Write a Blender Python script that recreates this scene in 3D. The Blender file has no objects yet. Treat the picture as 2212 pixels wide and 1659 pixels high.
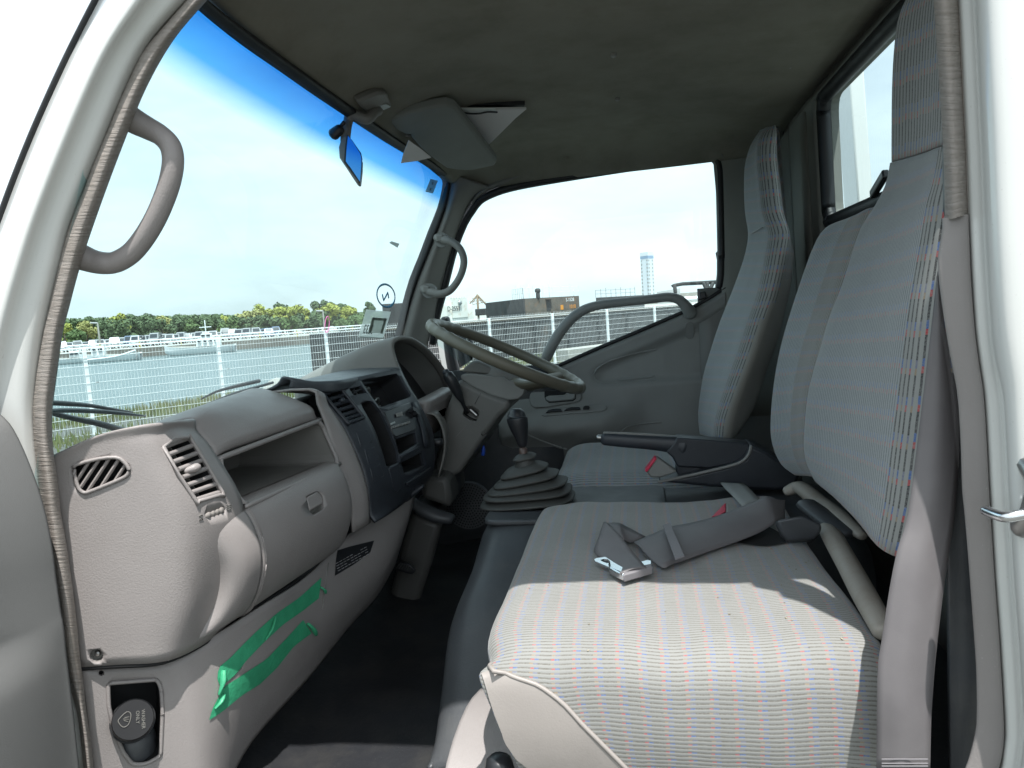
import bpy, bmesh, math, random
from mathutils import Vector as V, Matrix, Euler, noise
random.seed(7)
S = bpy.context.scene
COL = S.collection
R = math.radians

# ------------------------------------------------------------------ camera
CAM = V((-0.8, 0.0, 1.67))
FPX, W0, H0 = 1580.0, 2212.0, 1659.0        # focal length in pixels of a 2212 x 1659 frame
ROLL, PITCH, YAW = 0.0685, math.atan(0.0995), R(9.77)
fwd = V((math.cos(PITCH)*math.cos(YAW), math.cos(PITCH)*math.sin(YAW), -math.sin(PITCH)))
r0 = V((math.sin(YAW), -math.cos(YAW), 0)); u0 = r0.cross(fwd)
rgt = math.cos(ROLL)*r0 - math.sin(ROLL)*u0
upv = math.cos(ROLL)*u0 + math.sin(ROLL)*r0
cd = bpy.data.cameras.new('camera'); cam = bpy.data.objects.new('camera', cd); COL.objects.link(cam)
cd.sensor_width = 36; cd.lens = 36*FPX/W0; cd.clip_start = 0.02; cd.clip_end = 5000
M = Matrix((rgt, upv, -fwd)).transposed().to_4x4(); M.translation = CAM
cam.matrix_world = M
S.camera = cam

# ------------------------------------------------------------------ light and exposure
SUN_TO = V((-0.33, -0.18, 1.0)).normalized()          # direction towards the sun
sd = bpy.data.lights.new('sun', 'SUN'); sun = bpy.data.objects.new('sun', sd); COL.objects.link(sun)
sd.energy = 4.3; sd.angle = R(0.6); sd.color = (1.0, 0.98, 0.95)
sun.rotation_euler = SUN_TO.to_track_quat('Z', 'Y').to_euler(); sun.location = (-3, -2, 9)
wd = bpy.data.worlds.new('World'); S.world = wd; wd.use_nodes = True
nt = wd.node_tree; nt.nodes.clear()
out = nt.nodes.new('ShaderNodeOutputWorld'); bg = nt.nodes.new('ShaderNodeBackground')
sky = nt.nodes.new('ShaderNodeTexSky'); sky.sky_type = 'NISHITA'; sky.sun_disc = False
sky.sun_elevation = math.asin(SUN_TO.z); sky.sun_rotation = math.atan2(SUN_TO.x, SUN_TO.y)
sky.air_density = 1.0; sky.dust_density = 3.0; sky.ozone_density = 1.0
# thin broken cloud: the sky's own blue is veiled by white, thicker towards the horizon
tc = nt.nodes.new('ShaderNodeTexCoord'); mp = nt.nodes.new('ShaderNodeMapping'); mp.inputs['Scale'].default_value = (1, 1, 3.2)
nz = nt.nodes.new('ShaderNodeTexNoise'); nz.inputs['Scale'].default_value = 3.2; nz.inputs['Detail'].default_value = 7; nz.inputs['Roughness'].default_value = .58
cr_ = nt.nodes.new('ShaderNodeValToRGB'); cr_.color_ramp.elements[0].position = .32; cr_.color_ramp.elements[1].position = .68
cr_.color_ramp.elements[0].color = (.58, .58, .58, 1); cr_.color_ramp.elements[1].color = (.92, .92, .92, 1)
mx = nt.nodes.new('ShaderNodeMix'); mx.data_type = 'RGBA'
mx.inputs['B'].default_value = (7.3, 8.1, 8.4, 1)
L = nt.links.new
L(tc.outputs['Generated'], mp.inputs[0]); L(mp.outputs[0], nz.inputs['Vector']); L(nz.outputs[0], cr_.inputs[0])
L(cr_.outputs[0], mx.inputs['Factor']); L(sky.outputs[0], mx.inputs['A'])
L(mx.outputs['Result'], bg.inputs[0]); bg.inputs[1].default_value = 0.125; L(bg.outputs[0], out.inputs[0])
vs = S.view_settings; vs.view_transform = 'Standard'; vs.look = 'None'; vs.exposure = 0.62; vs.gamma = 1; vs.use_curve_mapping = False
S.render.engine = 'CYCLES'
cy = S.cycles; cy.use_denoising = True; cy.use_adaptive_sampling = True; cy.adaptive_threshold = .015
cy.max_bounces = 9; cy.diffuse_bounces = 6; cy.glossy_bounces = 4; cy.transparent_max_bounces = 16; cy.sample_clamp_indirect = 8
cy.caustics_reflective = False; cy.caustics_refractive = False

# ------------------------------------------------------------------ picture point -> place (each thing at its own real distance)
def ray(u, v): return fwd*FPX + rgt*(u-W0/2) - upv*(v-H0/2)
def PX(u, v, x): d = ray(u, v); return CAM + d*((x-CAM.x)/d.x)
def PY(u, v, y): d = ray(u, v); return CAM + d*((y-CAM.y)/d.y)
def PZ(u, v, z): d = ray(u, v); return CAM + d*((z-CAM.z)/d.z)
def PD(u, v, dist): return CAM + ray(u, v)*(dist/FPX)
ZC = CAM.z
CR = {'1': (0, 0, 1/3), '2': (737.3, 0, 1/3), '3': (1474.7, 0, 1/3), '4': (0, 553, 1/3), '5': (737.3, 553, 1/3), '6': (1474.7, 553, 1/3),
      '7': (0, 1106, 1/3), '8': (737.3, 1106, 1/3), '9': (1474.7, 1106, 1/3), 'W': (938.7, 512, .2855), 'L': (102.4, 614.5, .1698),
      'R': (477.9, 614.5, .1698), 'K': (682.7, 751, .216), 'M': (716.9, 170.7, .1929), 'Q': (1109.4, 802.2, .27), 'A': (921.7, 751, .1749),
      'B': (1109.4, 751, .1389), 'C': (989.9, 870.5, .1543), 'D': (768, 1024, .2058), 'E': (1519, 1007, .2469), 'F': (1485, 239, .2469),
      'G': (136.5, 904.6, .1775), 'H': (1263, 1024, .2083)}
def tr(k, *pts):
    a, b, s = CR[k]; return [(a+p[0]*s, b+p[1]*s) + tuple(p[2:]) for p in pts]
def TX(k, x, *pts): return [PX(p[0], p[1], p[2] if len(p) > 2 else x) for p in tr(k, *pts)]
def TY(k, y, *pts): return [PY(p[0], p[1], p[2] if len(p) > 2 else y) for p in tr(k, *pts)]
def VX(x, *pts): return [PX(p[0], p[1], p[2] if len(p) > 2 else x) for p in pts]

# ------------------------------------------------------------------ mesh helpers
def thing(name, label, cat, loc=(0, 0, 0), group=None):
    o = bpy.data.objects.new(name, None); COL.objects.link(o); o.location = loc; o.empty_display_size = .1
    o['label'] = label; o['category'] = cat
    if group: o['group'] = group
    return o
def root_loc(p):
    while p is not None and p.parent: p = p.parent
    return V(p.location) if p is not None else V((0, 0, 0))
def tag(o, label=None, cat=None, group=None, kind=None):
    if label: o['label'] = label
    if cat: o['category'] = cat
    if group: o['group'] = group
    if kind: o['kind'] = kind
    return o
def mk(name, verts, faces, mat, parent=None, smooth=True, uvs=None, origin=None):
    """one mesh object; verts in world space"""
    verts = [V(v) for v in verts]
    if parent is not None: o0 = root_loc(parent)
    elif origin is not None: o0 = V(origin)
    else:
        lo = V([min(v[i] for v in verts) for i in range(3)]); hi = V([max(v[i] for v in verts) for i in range(3)])
        o0 = V(((lo.x+hi.x)/2, (lo.y+hi.y)/2, lo.z))
    me = bpy.data.meshes.new(name); me.from_pydata([v-o0 for v in verts], [], faces)
    if uvs is not None:
        uvl = me.uv_layers.new(name='UVMap')
        for l in me.loops: uvl.data[l.index].uv = uvs[l.vertex_index]
    if smooth:
        me.polygons.foreach_set('use_smooth', [True]*len(me.polygons))
    me.materials.append(mat); me.update()
    o = bpy.data.objects.new(name, me); COL.objects.link(o)
    if parent is not None: o.parent = parent
    else: o.location = o0
    return o
def face_cam(o):
    """turn normals of an open sheet towards the camera side"""
    me = o.data; T = root_loc(o) if o.parent else V(o.location)
    s = 0
    for p in me.polygons: s += p.normal.dot(CAM-(p.center+T))*p.area
    if s < 0: me.flip_normals()
def solid(o, t, bev=0):
    face_cam(o)
    m = o.modifiers.new('solid', 'SOLIDIFY'); m.thickness = t; m.offset = -1
    if bev: bevel(o, bev)
    return o
def bevel(o, w, seg=2, ang=35):
    m = o.modifiers.new('bevel', 'BEVEL'); m.width = w; m.segments = seg; m.limit_method = 'ANGLE'; m.angle_limit = R(ang); m.harden_normals = False
    return o
def sub(o, n=1):
    m = o.modifiers.new('sub', 'SUBSURF'); m.levels = n; m.render_levels = n; return o
def sharp(o, ang=40):
    me = o.data
    try: me.set_sharp_from_angle(angle=R(ang))
    except Exception: pass
    return o
def cr1(p0, p1, p2, p3, t):
    t2, t3 = t*t, t*t*t
    return 0.5*((2*p1) + (p2-p0)*t + (2*p0-5*p1+4*p2-p3)*t2 + (3*p1-p0-3*p2+p3)*t3)
def crs(pts, n, closed=False):
    pts = [V(p) for p in pts]; m = len(pts); res = []
    if m < 3 and not closed:
        return [pts[0].lerp(pts[1], i/n) for i in range(n+1)]
    for i in range(m if closed else m-1):
        if closed: a, b, c, d = pts[(i-1) % m], pts[i], pts[(i+1) % m], pts[(i+2) % m]
        else:
            b, c = pts[i], pts[i+1]
            a = pts[i-1] if i > 0 else b*2-c
            d = pts[i+2] if i+2 < m else c*2-b
        for k in range(n): res.append(cr1(a, b, c, d, k/n))
    if not closed: res.append(pts[-1].copy())
    return res
def grid(name, rows, mat, parent=None, nu=4, nv=4, th=0, uv=None, smooth=True, bev=0, closed_u=False, disp=None):
    """smooth sheet through a grid of points; uv='m' gives uv in metres (u down the rows, v along a row)"""
    rows = [crs(r, nu, closed_u) if nu > 1 else [V(p) for p in r] for r in rows]
    nc = len(rows[0])
    cols = [crs([r[j] for r in rows], nv) if nv > 1 else [r[j] for r in rows] for j in range(nc)]
    nr = len(cols[0])
    vs_ = [cols[j][i] for i in range(nr) for j in range(nc)]
    if disp: vs_ = [disp(v) for v in vs_]
    fs = []
    for i in range(nr-1):
        for j in range(nc-1 if not closed_u else nc):
            j2 = (j+1) % nc
            fs.append((i*nc+j, i*nc+j2, (i+1)*nc+j2, (i+1)*nc+j))
    uvs = None
    if uv == 'm':
        us = [0.0]*nr; vv = [0.0]*nc; jm, im = nc//2, nr//2
        for i in range(1, nr): us[i] = us[i-1] + (cols[jm][i]-cols[jm][i-1]).length
        for j in range(1, nc): vv[j] = vv[j-1] + (cols[j][im]-cols[j-1][im]).length
        uvs = [(us[i], vv[j]) for i in range(nr) for j in range(nc)]
    o = mk(name, vs_, fs, mat, parent, smooth, uvs)
    if th: solid(o, th, bev)
    return o
def tube(name, pts, r, mat, parent=None, n=6, seg=12, up=V((0, 0, 1)), asp=1.0, cap=True, closed=False, round_=True, power=2.0):
    """sweep; r may be a list (one per control point) ; asp squashes the section along `up`"""
    if isinstance(r, (int, float)): r = [r]*len(pts)
    P = crs(pts, n, closed); m = len(pts)
    Rr = [x.x for x in crs([V((a, 0, 0)) for a in r], n, closed)]
    k = len(P); vs_, fs = [], []
    for i in range(k):
        a = P[(i-1) % k] if (closed or i > 0) else P[i]; b = P[(i+1) % k] if (closed or i < k-1) else P[i]
        t = (b-a).normalized(); s = t.cross(up)
        if s.length < 1e-4: s = t.cross(V((0, 1, 0)))
        s.normalize(); w = s.cross(t)
        for j in range(seg):
            th = 2*math.pi*j/seg; c, d = math.cos(th), math.sin(th)
            if power != 2.0:
                c = math.copysign(abs(c)**(2/power), c); d = math.copysign(abs(d)**(2/power), d)
            vs_.append(P[i] + s*(c*Rr[i]) + w*(d*Rr[i]*asp))
    for i in range(k if closed else k-1):
        for j in range(seg):
            i2 = (i+1) % k; j2 = (j+1) % seg
            fs.append((i*seg+j, i*seg+j2, i2*seg+j2, i2*seg+j))
    if cap and not closed:
        for i, sgn in ((0, -1), (k-1, 1)):
            t = ((P[1]-P[0]) if i == 0 else (P[-1]-P[-2])).normalized()
            if round_:
                base = i*seg; prev = base
                for q in (.5, .85):
                    st = len(vs_)
                    for j in range(seg): vs_.append(P[i] + (vs_[base+j]-P[i])*math.sqrt(1-q*q) + t*sgn*q*Rr[i]*min(asp, 1)*.7)
                    for j in range(seg):
                        j2 = (j+1) % seg; fs.append((prev+j, prev+j2, st+j2, st+j))
                    prev = st
                fs.append(tuple(range(prev, prev+seg)))
            else: fs.append(tuple(i*seg+j for j in range(seg)))
    o = mk(name, vs_, fs, mat, parent)
    fixn(o)
    if cap and not round_: sharp(o, 50)
    return o
def fixn(o):
    bm = bmesh.new(); bm.from_mesh(o.data); bmesh.ops.recalc_face_normals(bm, faces=bm.faces); bm.to_mesh(o.data); bm.free()
def prism(name, poly, vec, mat, parent=None, bev=0, smooth=False, seg=2):
    """polygon (3D) pushed along vec"""
    n = len(poly); a = [V(p) for p in poly]; vec = V(vec)
    vs_ = a + [p+vec for p in a]
    fs = [tuple(range(n)), tuple(range(2*n-1, n-1, -1))] + [(i, i+n, (i+1) % n+n, (i+1) % n) for i in range(n)]
    o = mk(name, vs_, fs, mat, parent, smooth); fixn(o)
    if bev: bevel(o, bev, seg); o.data.polygons.foreach_set('use_smooth', [True]*len(o.data.polygons)); sharp(o, 60)
    return o
def box(name, c, s, mat, parent=None, bev=0, rot=None, seg=2):
    c = V(c); hx, hy, hz = s[0]/2, s[1]/2, s[2]/2
    vs_ = [V((x, y, z)) for x in (-hx, hx) for y in (-hy, hy) for z in (-hz, hz)]
    if rot is not None: vs_ = [rot @ v for v in vs_]
    fs = [(0, 1, 3, 2), (4, 6, 7, 5), (0, 4, 5, 1), (2, 3, 7, 6), (0, 2, 6, 4), (1, 5, 7, 3)]
    o = mk(name, [v+c for v in vs_], fs, mat, parent, False); fixn(o)
    if bev: bevel(o, bev, seg)
    return o
def text(name, body, size, pos, xdir, ydir, mat, parent, ext=.0008, align='CENTER'):
    cu = bpy.data.curves.new(name, 'FONT'); cu.body = body; cu.size = size; cu.extrude = ext; cu.align_x = align; cu.align_y = 'CENTER'; cu.resolution_u = 3
    t = bpy.data.objects.new(name, cu); COL.objects.link(t)
    dg = bpy.context.evaluated_depsgraph_get(); me = bpy.data.meshes.new_from_object(t.evaluated_get(dg)); 
    bpy.data.objects.remove(t); bpy.data.curves.remove(cu)
    x = V(xdir).normalized(); z = x.cross(V(ydir)).normalized(); y = z.cross(x)
    Mx = Matrix((x, y, z)).transposed().to_4x4(); Mx.translation = V(pos)-root_loc(parent)
    me.transform(Mx); me.materials.clear(); me.materials.append(mat)
    o = bpy.data.objects.new(name, me); COL.objects.link(o); o.parent = parent
    return o
def rounded(poly, rad, n=4):
    """round the corners of a 3D polygon"""
    res = []; m = len(poly)
    for i in range(m):
        p, a, b = V(poly[i]), V(poly[i-1]), V(poly[(i+1) % m])
        ra = min(rad, (a-p).length*.45); rb = min(rad, (b-p).length*.45)
        s, e = p+(a-p).normalized()*ra, p+(b-p).normalized()*rb
        for k in range(n+1):
            t = k/n; res.append(s*(1-t)**2 + p*2*t*(1-t) + e*t*t)
    return res
def ring(name, inner, outer, vec, mat, parent=None, bev=0):
    """frame between two loops with the same number of points, pushed along vec"""
    n = len(inner); vec = V(vec); a = [V(p) for p in inner]; b = [V(p) for p in outer]
    vs_ = a+b+[p+vec for p in a]+[p+vec for p in b]; fs = []
    for i in range(n):
        j = (i+1) % n
        fs += [(i, j, n+j, n+i), (2*n+i, 3*n+i, 3*n+j, 2*n+j), (n+i, n+j, 3*n+j, 3*n+i), (i, 2*n+i, 2*n+j, j)]
    o = mk(name, vs_, fs, mat, parent, False); fixn(o)
    if bev: bevel(o, bev)
    return o
def shrink(poly, k):
    c = sum((V(p) for p in poly), V((0, 0, 0)))/len(poly)
    return [c+(V(p)-c)*k for p in poly]
def inset(poly, d):
    """move a planar loop towards its centre by d metres"""
    c = sum((V(p) for p in poly), V((0, 0, 0)))/len(poly)
    return [V(p)+(c-V(p)).normalized()*d for p in poly]

# ------------------------------------------------------------------ materials
class N:
    def __init__(s, nt, sock): s.nt, s.s = nt, sock
    def op(s, o, b=None, c=None):
        n = s.nt.nodes.new('ShaderNodeMath'); n.operation = o
        s.nt.links.new(s.s, n.inputs[0])
        for i, q in ((1, b), (2, c)):
            if q is None: continue
            if isinstance(q, N): s.nt.links.new(q.s, n.inputs[i])
            else: n.inputs[i].default_value = q
        return N(s.nt, n.outputs[0])
    def __add__(s, b): return s.op('ADD', b)
    def __sub__(s, b): return s.op('SUBTRACT', b)
    def __mul__(s, b): return s.op('MULTIPLY', b)
    def __truediv__(s, b): return s.op('DIVIDE', b)
    def lt(s, b): return s.op('LESS_THAN', b)
    def gt(s, b): return s.op('GREATER_THAN', b)
    def fract(s): return s.op('FRACT')
    def floor(s): return s.op('FLOOR')
    def mod(s, b): return s.op('FLOORED_MODULO', b)
def mixc(nt, fac, a, b):
    n = nt.nodes.new('ShaderNodeMix'); n.data_type = 'RGBA'
    for i, q in (('Factor', fac), ('A', a), ('B', b)):
        if isinstance(q, N): nt.links.new(q.s, n.inputs[i])
        elif isinstance(q, (tuple, list)): n.inputs[i].default_value = tuple(q)+(1,) if len(q) == 3 else q
        else: n.inputs[i].default_value = q
    return N(nt, n.outputs['Result'])
def noise_n(nt, scale, detail=4, rough=.55, coord='Object', stretch=None):
    t = nt.nodes.new('ShaderNodeTexCoord'); n = nt.nodes.new('ShaderNodeTexNoise')
    n.inputs['Scale'].default_value = scale; n.inputs['Detail'].default_value = detail; n.inputs['Roughness'].default_value = rough
    src = t.outputs[coord]
    if stretch:
        m = nt.nodes.new('ShaderNodeMapping'); m.inputs['Scale'].default_value = stretch; nt.links.new(src, m.inputs[0]); src = m.outputs[0]
    nt.links.new(src, n.inputs['Vector'])
    return N(nt, n.outputs[0])
def ramp(nt, x, *stops):
    n = nt.nodes.new('ShaderNodeValToRGB'); e = n.color_ramp.elements
    while len(e) < len(stops): e.new(.5)
    for q, (p, c) in zip(e, stops): q.position = p; q.color = (c, c, c, 1) if isinstance(c, (int, float)) else tuple(c)+(1,)
    nt.links.new(x.s, n.inputs[0]); return N(nt, n.outputs[0])
def bumpn(nt, h, strength=.3, dist=.001, normal=None):
    n = nt.nodes.new('ShaderNodeBump'); n.inputs['Strength'].default_value = strength; n.inputs['Distance'].default_value = dist
    nt.links.new(h.s, n.inputs['Height'])
    if normal is not None: nt.links.new(normal.s, n.inputs['Normal'])
    return N(nt, n.outputs[0])
def newmat(name):
    m = bpy.data.materials.new(name); m.use_nodes = True; return m, m.node_tree, m.node_tree.nodes['Principled BSDF']
def mat(name, col, rough=.5, grain=0, gdist=.0006, gstr=.35, var=.12, vscale=6, dirt=None, coat=0, metal=0, spec=.5, dscale=14, dlo=.5, dhi=.75, trans=0, scuff=None):
    """plain surface: base colour, mottling, dirt patches of their own shape, fine relief"""
    m, t, b = newmat(name)
    b.inputs['Roughness'].default_value = rough; b.inputs['Metallic'].default_value = metal; b.inputs['Specular IOR Level'].default_value = spec
    if coat: b.inputs['Coat Weight'].default_value = coat; b.inputs['Coat Roughness'].default_value = .08
    c = None
    if var:
        f = ramp(t, noise_n(t, vscale, 5), (.3, 0.0), (.7, 1.0))
        c = mixc(t, f, tuple(x*(1-var) for x in col), tuple(min(1, x*(1+var)) for x in col))
        rr = noise_n(t, vscale*3, 4)*.25 + (rough-.12); t.links.new(rr.s, b.inputs['Roughness'])
    if dirt:
        f = ramp(t, noise_n(t, dscale, 8, .68), (dlo, 0.0), (dhi, 1.0))
        c = mixc(t, f*.55, c if c is not None else col, dirt)
    if scuff:
        s1 = ramp(t, noise_n(t, 1, 4, .6, 'Object', (230, 35, 60)), (.70, 0.0), (.76, 1.0)); s2 = ramp(t, noise_n(t, 5, 3), (.5, 0.0), (.62, 1.0)); s3 = ramp(t, noise_n(t, 330, 1), (.74, 0.0), (.78, 1.0))
        c = mixc(t, (s1*s2+s3*.6).op('MINIMUM', 1.0)*.55, c if c is not None else col, scuff)
    if c is not None: t.links.new(c.s, b.inputs['Base Color'])
    else: b.inputs['Base Color'].default_value = tuple(col)+(1,)
    if grain:
        bn = bumpn(t, noise_n(t, grain, 3, .6), gstr, gdist); t.links.new(bn.s, b.inputs['Normal'])
    return m
def glass(name, tint, refl=.05, grad=None, rough=.0, dust_veil=0):
    """window pane: passes light tinted, reflects a little at a slant"""
    m, t, b = newmat(name); t.nodes.remove(b); o = t.nodes['Material Output']
    tb = t.nodes.new('ShaderNodeBsdfTransparent'); gl = t.nodes.new('ShaderNodeBsdfGlossy'); gl.inputs['Roughness'].default_value = rough
    lw = t.nodes.new('ShaderNodeLayerWeight'); lw.inputs[0].default_value = .5
    ms = t.nodes.new('ShaderNodeMixShader'); k = (N(t, lw.outputs['Facing']).op('POWER', 5.0)*.8+.045)*refl
    t.links.new(k.s, ms.inputs[0]); t.links.new(tb.outputs[0], ms.inputs[1]); t.links.new(gl.outputs[0], ms.inputs[2]); t.links.new(ms.outputs[0], o.inputs[0])
    if dust_veil:  # dust film, added to lay a pale haze over the view
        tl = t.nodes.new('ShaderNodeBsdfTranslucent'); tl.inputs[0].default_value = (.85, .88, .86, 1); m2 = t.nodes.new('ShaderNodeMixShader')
        k2 = ramp(t, noise_n(t, 3, 6, .65), (.3, dust_veil*.5), (.75, dust_veil*1.5)); t.links.new(k2.s, m2.inputs[0]); t.links.new(ms.outputs[0], m2.inputs[1]); t.links.new(tl.outputs[0], m2.inputs[2]); t.links.new(m2.outputs[0], o.inputs[0])
    if grad:
        tc = t.nodes.new('ShaderNodeTexCoord'); sx = t.nodes.new('ShaderNodeSeparateXYZ'); t.links.new(tc.outputs['Object'], sx.inputs[0])
        z = N(t, sx.outputs[2]); zz = (z-grad[0])/(grad[1]-grad[0])
        c = ramp(t, zz, *grad[2]); t.links.new(c.s, tb.inputs[0])
    else: tb.inputs[0].default_value = tuple(tint)+(1,)
    return m
def fabric(name, base=(.47, .47, .44), line=(.17, .165, .15), strength=1.0, rowp=.0056, colp=.0268, plain=False, duty=(.34, .70)):
    """woven seat cloth: ribs run along u, every second rib dashed red-blue, the others orange-violet"""
    m, t, b = newmat(name); b.inputs['Roughness'].default_value = .92; b.inputs['Specular IOR Level'].default_value = .2
    b.inputs['Sheen Weight'].default_value = .25; b.inputs['Sheen Roughness'].default_value = .4
    uvn = t.nodes.new('ShaderNodeTexCoord'); sx = t.nodes.new('ShaderNodeSeparateXYZ'); t.links.new(uvn.outputs['UV'], sx.inputs[0])
    u, v = N(t, sx.outputs[0]), N(t, sx.outputs[1])
    wob = (noise_n(t, 60, 3, .6, 'UV')-.5)*.0014
    v = v+wob; u = u+(noise_n(t, 160, 2, .5, 'UV')-.5)*.004
    row = v/rowp; ri = row.floor(); rf = row.fract(); par = ri.mod(2.0)
    cf = (u/colp + ri.mod(5.0)*.012).fract()
    ml = rf.gt(duty[0])*rf.lt(duty[1])
    sA = cf.lt(.17); sB = cf.gt(.17)*cf.lt(.40)
    cA = mixc(t, par, (.42, .055, .06), (.28, .20, .12)); cB = mixc(t, par, (.045, .12, .34), (.15, .16, .24))
    c = mixc(t, sB, line, cB); c = mixc(t, sA, c, cA)
    soil = ramp(t, noise_n(t, 7, 6, .62), (.35, 0.0), (.75, 1.0))
    bc = mixc(t, soil, base, tuple(x*.86 for x in base))
    fine = noise_n(t, 900, 2, .6, 'UV')
    bc = mixc(t, fine*.35, bc, tuple(x*.62 for x in base))
    full = c if plain is False else None
    worn = ramp(t, noise_n(t, 40, 4, .7, 'UV'), (.3, .7), (.7, 1.0))
    weave = ramp(t, noise_n(t, 420, 2, .6, 'UV'), (.35, .55), (.6, 1.0))
    col = mixc(t, ml*worn*weave*strength, bc, c) if not plain else bc
    t.links.new(col.s, b.inputs['Base Color'])
    h = (rf-.5).op('ABSOLUTE')*.8 + fine*.5
    bn = bumpn(t, h, .6, .0012); t.links.new(bn.s, b.inputs['Normal'])
    return m

M_PLAS = mat('grey_beige_plastic', (.302, .276, .266), .46, 420, .0008, .6, .05, 9, dirt=(.245, .222, .205), dscale=5, dlo=.55, dhi=.8, scuff=(.42, .40, .38))
M_PLAS2 = mat('grey_plastic', (.215, .208, .194), .5, 420, .0007, .4, .05, 9, scuff=(.36, .35, .33))
M_DOOR = mat('dark_grey_door_plastic', (.215, .215, .205), .5, 420, .0006, .4, .06, 8)
M_CONS = mat('charcoal_console_plastic', (.030, .034, .042), .42, 500, .0004, .3, .15, 12, dirt=(.10, .10, .10), dscale=30, dlo=.62, dhi=.9)
M_BLACK = mat('black_rubber', (.014, .015, .017), .5, 0, var=.1)
M_BLKPL = mat('black_plastic', (.02, .021, .024), .35, 300, .0003, .2, .1)
M_HOLE = mat('dark_recess', (.012, .012, .013), .8, 0, var=0)
M_LINER = mat('roof_lining_cloth', (.265, .255, .215), .95, 700, .001, .5, .10, 5, dirt=(.15, .14, .105), dscale=6, dlo=.45, dhi=.75, spec=.15)
M_WALL = mat('rear_wall_lining', (.30, .305, .28), .85, 500, .0008, .4, .08, 5, spec=.2)
M_WHITE = mat('white_paint', (.69, .70, .675), .2, 0, var=.03, vscale=3, coat=.6, scuff=(.45, .43, .40), dirt=(.6, .58, .52), dscale=9, dlo=.66, dhi=.9)
M_VISOR = mat('visor_vinyl', (.22, .23, .215), .7, 500, .0006, .4, .06, 8)
M_PAPER = mat('paper', (.72, .70, .70), .8, 0, var=.04)
M_BELT = mat('seat_belt_webbing', (.20, .185, .185), .62, 0, var=.08, vscale=12, dirt=(.2, .18, .17), dscale=10)
M_BELTD = mat('dark_seat_belt_webbing', (.20, .19, .20), .62, 0, var=.08, vscale=12)
M_METAL = mat('bright_metal', (.75, .76, .78), .22, 0, var=.05, metal=1)
M_STEEL = mat('dull_steel', (.45, .45, .44), .4, 0, var=.1, metal=1)
M_RED = mat('red_plastic', (.62, .03, .08), .4, 0, var=.05)
M_BROWN = mat('brown_grey_wheel_plastic', (.155, .14, .105), .42, 500, .0003, .3, .05, 10)
M_RUBB = mat('grey_rubber_boot', (.06, .06, .056), .6, 300, .0005, .3, .08, 10, dirt=(.13, .125, .11), dscale=12, dlo=.6)
M_MAT = mat('black_vinyl_floor', (.018, .019, .022), .5, 120, .0015, .4, .3, 5, dirt=(.05, .048, .044), dscale=11, dlo=.45, dhi=.7, scuff=(.20, .19, .17))
M_TUN = mat('dark_grey_vinyl', (.060, .064, .070), .42, 260, .0008, .35, .25, 6, dirt=(.13, .13, .125), dscale=8, dlo=.5, dhi=.8)
M_GREEN = mat('green_masking_tape', (.05, .37, .19), .42, 90, .002, .6, .12, 30)
M_BLUE = mat('blue_plastic', (.02, .09, .55), .35, 0, var=.05)
M_CLOTH = fabric('striped_seat_cloth', base=(.30, .30, .285), line=(.12, .11, .09), strength=.82, rowp=.0052)
M_CLOTH2 = fabric('striped_seat_cloth_fine', base=(.345, .365, .365), line=(.085, .10, .11), strength=.85, rowp=.0074, colp=.031, duty=(.36, .70))
M_CLOTHS = fabric('striped_bolster_cloth', base=(.33, .335, .32), line=(.03, .03, .032), strength=1.0, rowp=.0095, colp=.042, duty=(.34, .66))
M_VINYL = mat('beige_seat_vinyl', (.32, .29, .268), .5, 350, .0006, .35, .05, 6, dirt=(.22, .20, .18), dscale=5, dlo=.55)
M_PLAIN = fabric('plain_seat_cloth', base=(.30, .295, .27), plain=True)
def wrinkle():
    m, t, b = newmat('wrinkled_vinyl_trim'); b.inputs['Roughness'].default_value = .6; b.inputs['Specular IOR Level'].default_value = .35
    f = noise_n(t, 1, 5, .6, 'UV', (260, 18, 1)); g = noise_n(t, 4, 5, .6)
    c = mixc(t, ramp(t, f, (.35, 0), (.65, 1)), (.25, .222, .198), (.315, .285, .26)); c = mixc(t, ramp(t, g, (.45, 0), (.8, 1))*.4, c, (.23, .185, .135))
    t.links.new(c.s, b.inputs['Base Color']); t.links.new(bumpn(t, f, .8, .004).s, b.inputs['Normal']); return m
M_WRINK = wrinkle()

# ================================================================== TRUCK CAB SHELL
def z_(dz): return ZC+dz
G_WS = glass('windscreen_glass', (.8, .95, .96), 1.0, dust_veil=.04, grad=(z_(.30), z_(.41), [(0.0, (.78, .945, .96)), (.26, (.79, .945, .965)), (.44, (.46, .78, .96)), (.64, (.07, .41, .87)), (1.0, (.012, .24, .70))]))
G_SIDE = glass('side_window_glass', (.80, .95, .96), .9)
G_REAR = glass('rear_window_glass', (.74, .86, .87), .8)
cab = thing('truck_cab', 'white truck cab shell with grey roof lining, tinted windscreen and pale pillars', 'truck', (0, 0, 0))

# windscreen: top edge follows the header, bottom goes down behind the dashboard
top = [PZ(u, v, z_(.415)) for u, v in ((428, 22), (500, 80), (600, 150), (667, 197), (737, 247), (870, 330), (920, 358), (950, 384))]
top = [V((-.02, top[0].y-.015, z_(.41)))] + top
def wsy(x, z):
    k = (z_(.415)-z)/.56
    for a, b in zip(top, top[1:]):
        if a.x <= x <= b.x: yt = a.y+(b.y-a.y)*(x-a.x)/(b.x-a.x); break
    else: yt = top[-1].y if x > top[-1].x else top[0].y
    return yt + k*(.235-.03*abs(x-.78)) + .02*math.sin(max(0, min(1, k))*math.pi)
rows = []
for k in range(6):
    z = z_(.437 - .66*k/5)
    rows.append([V((x, wsy(x, z), z)) for x in (-.02, .1, .3, .55, .8, 1.05, 1.3, 1.42, 1.505)])
ws = grid('windscreen', rows, G_WS, cab, 3, 3)
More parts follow.
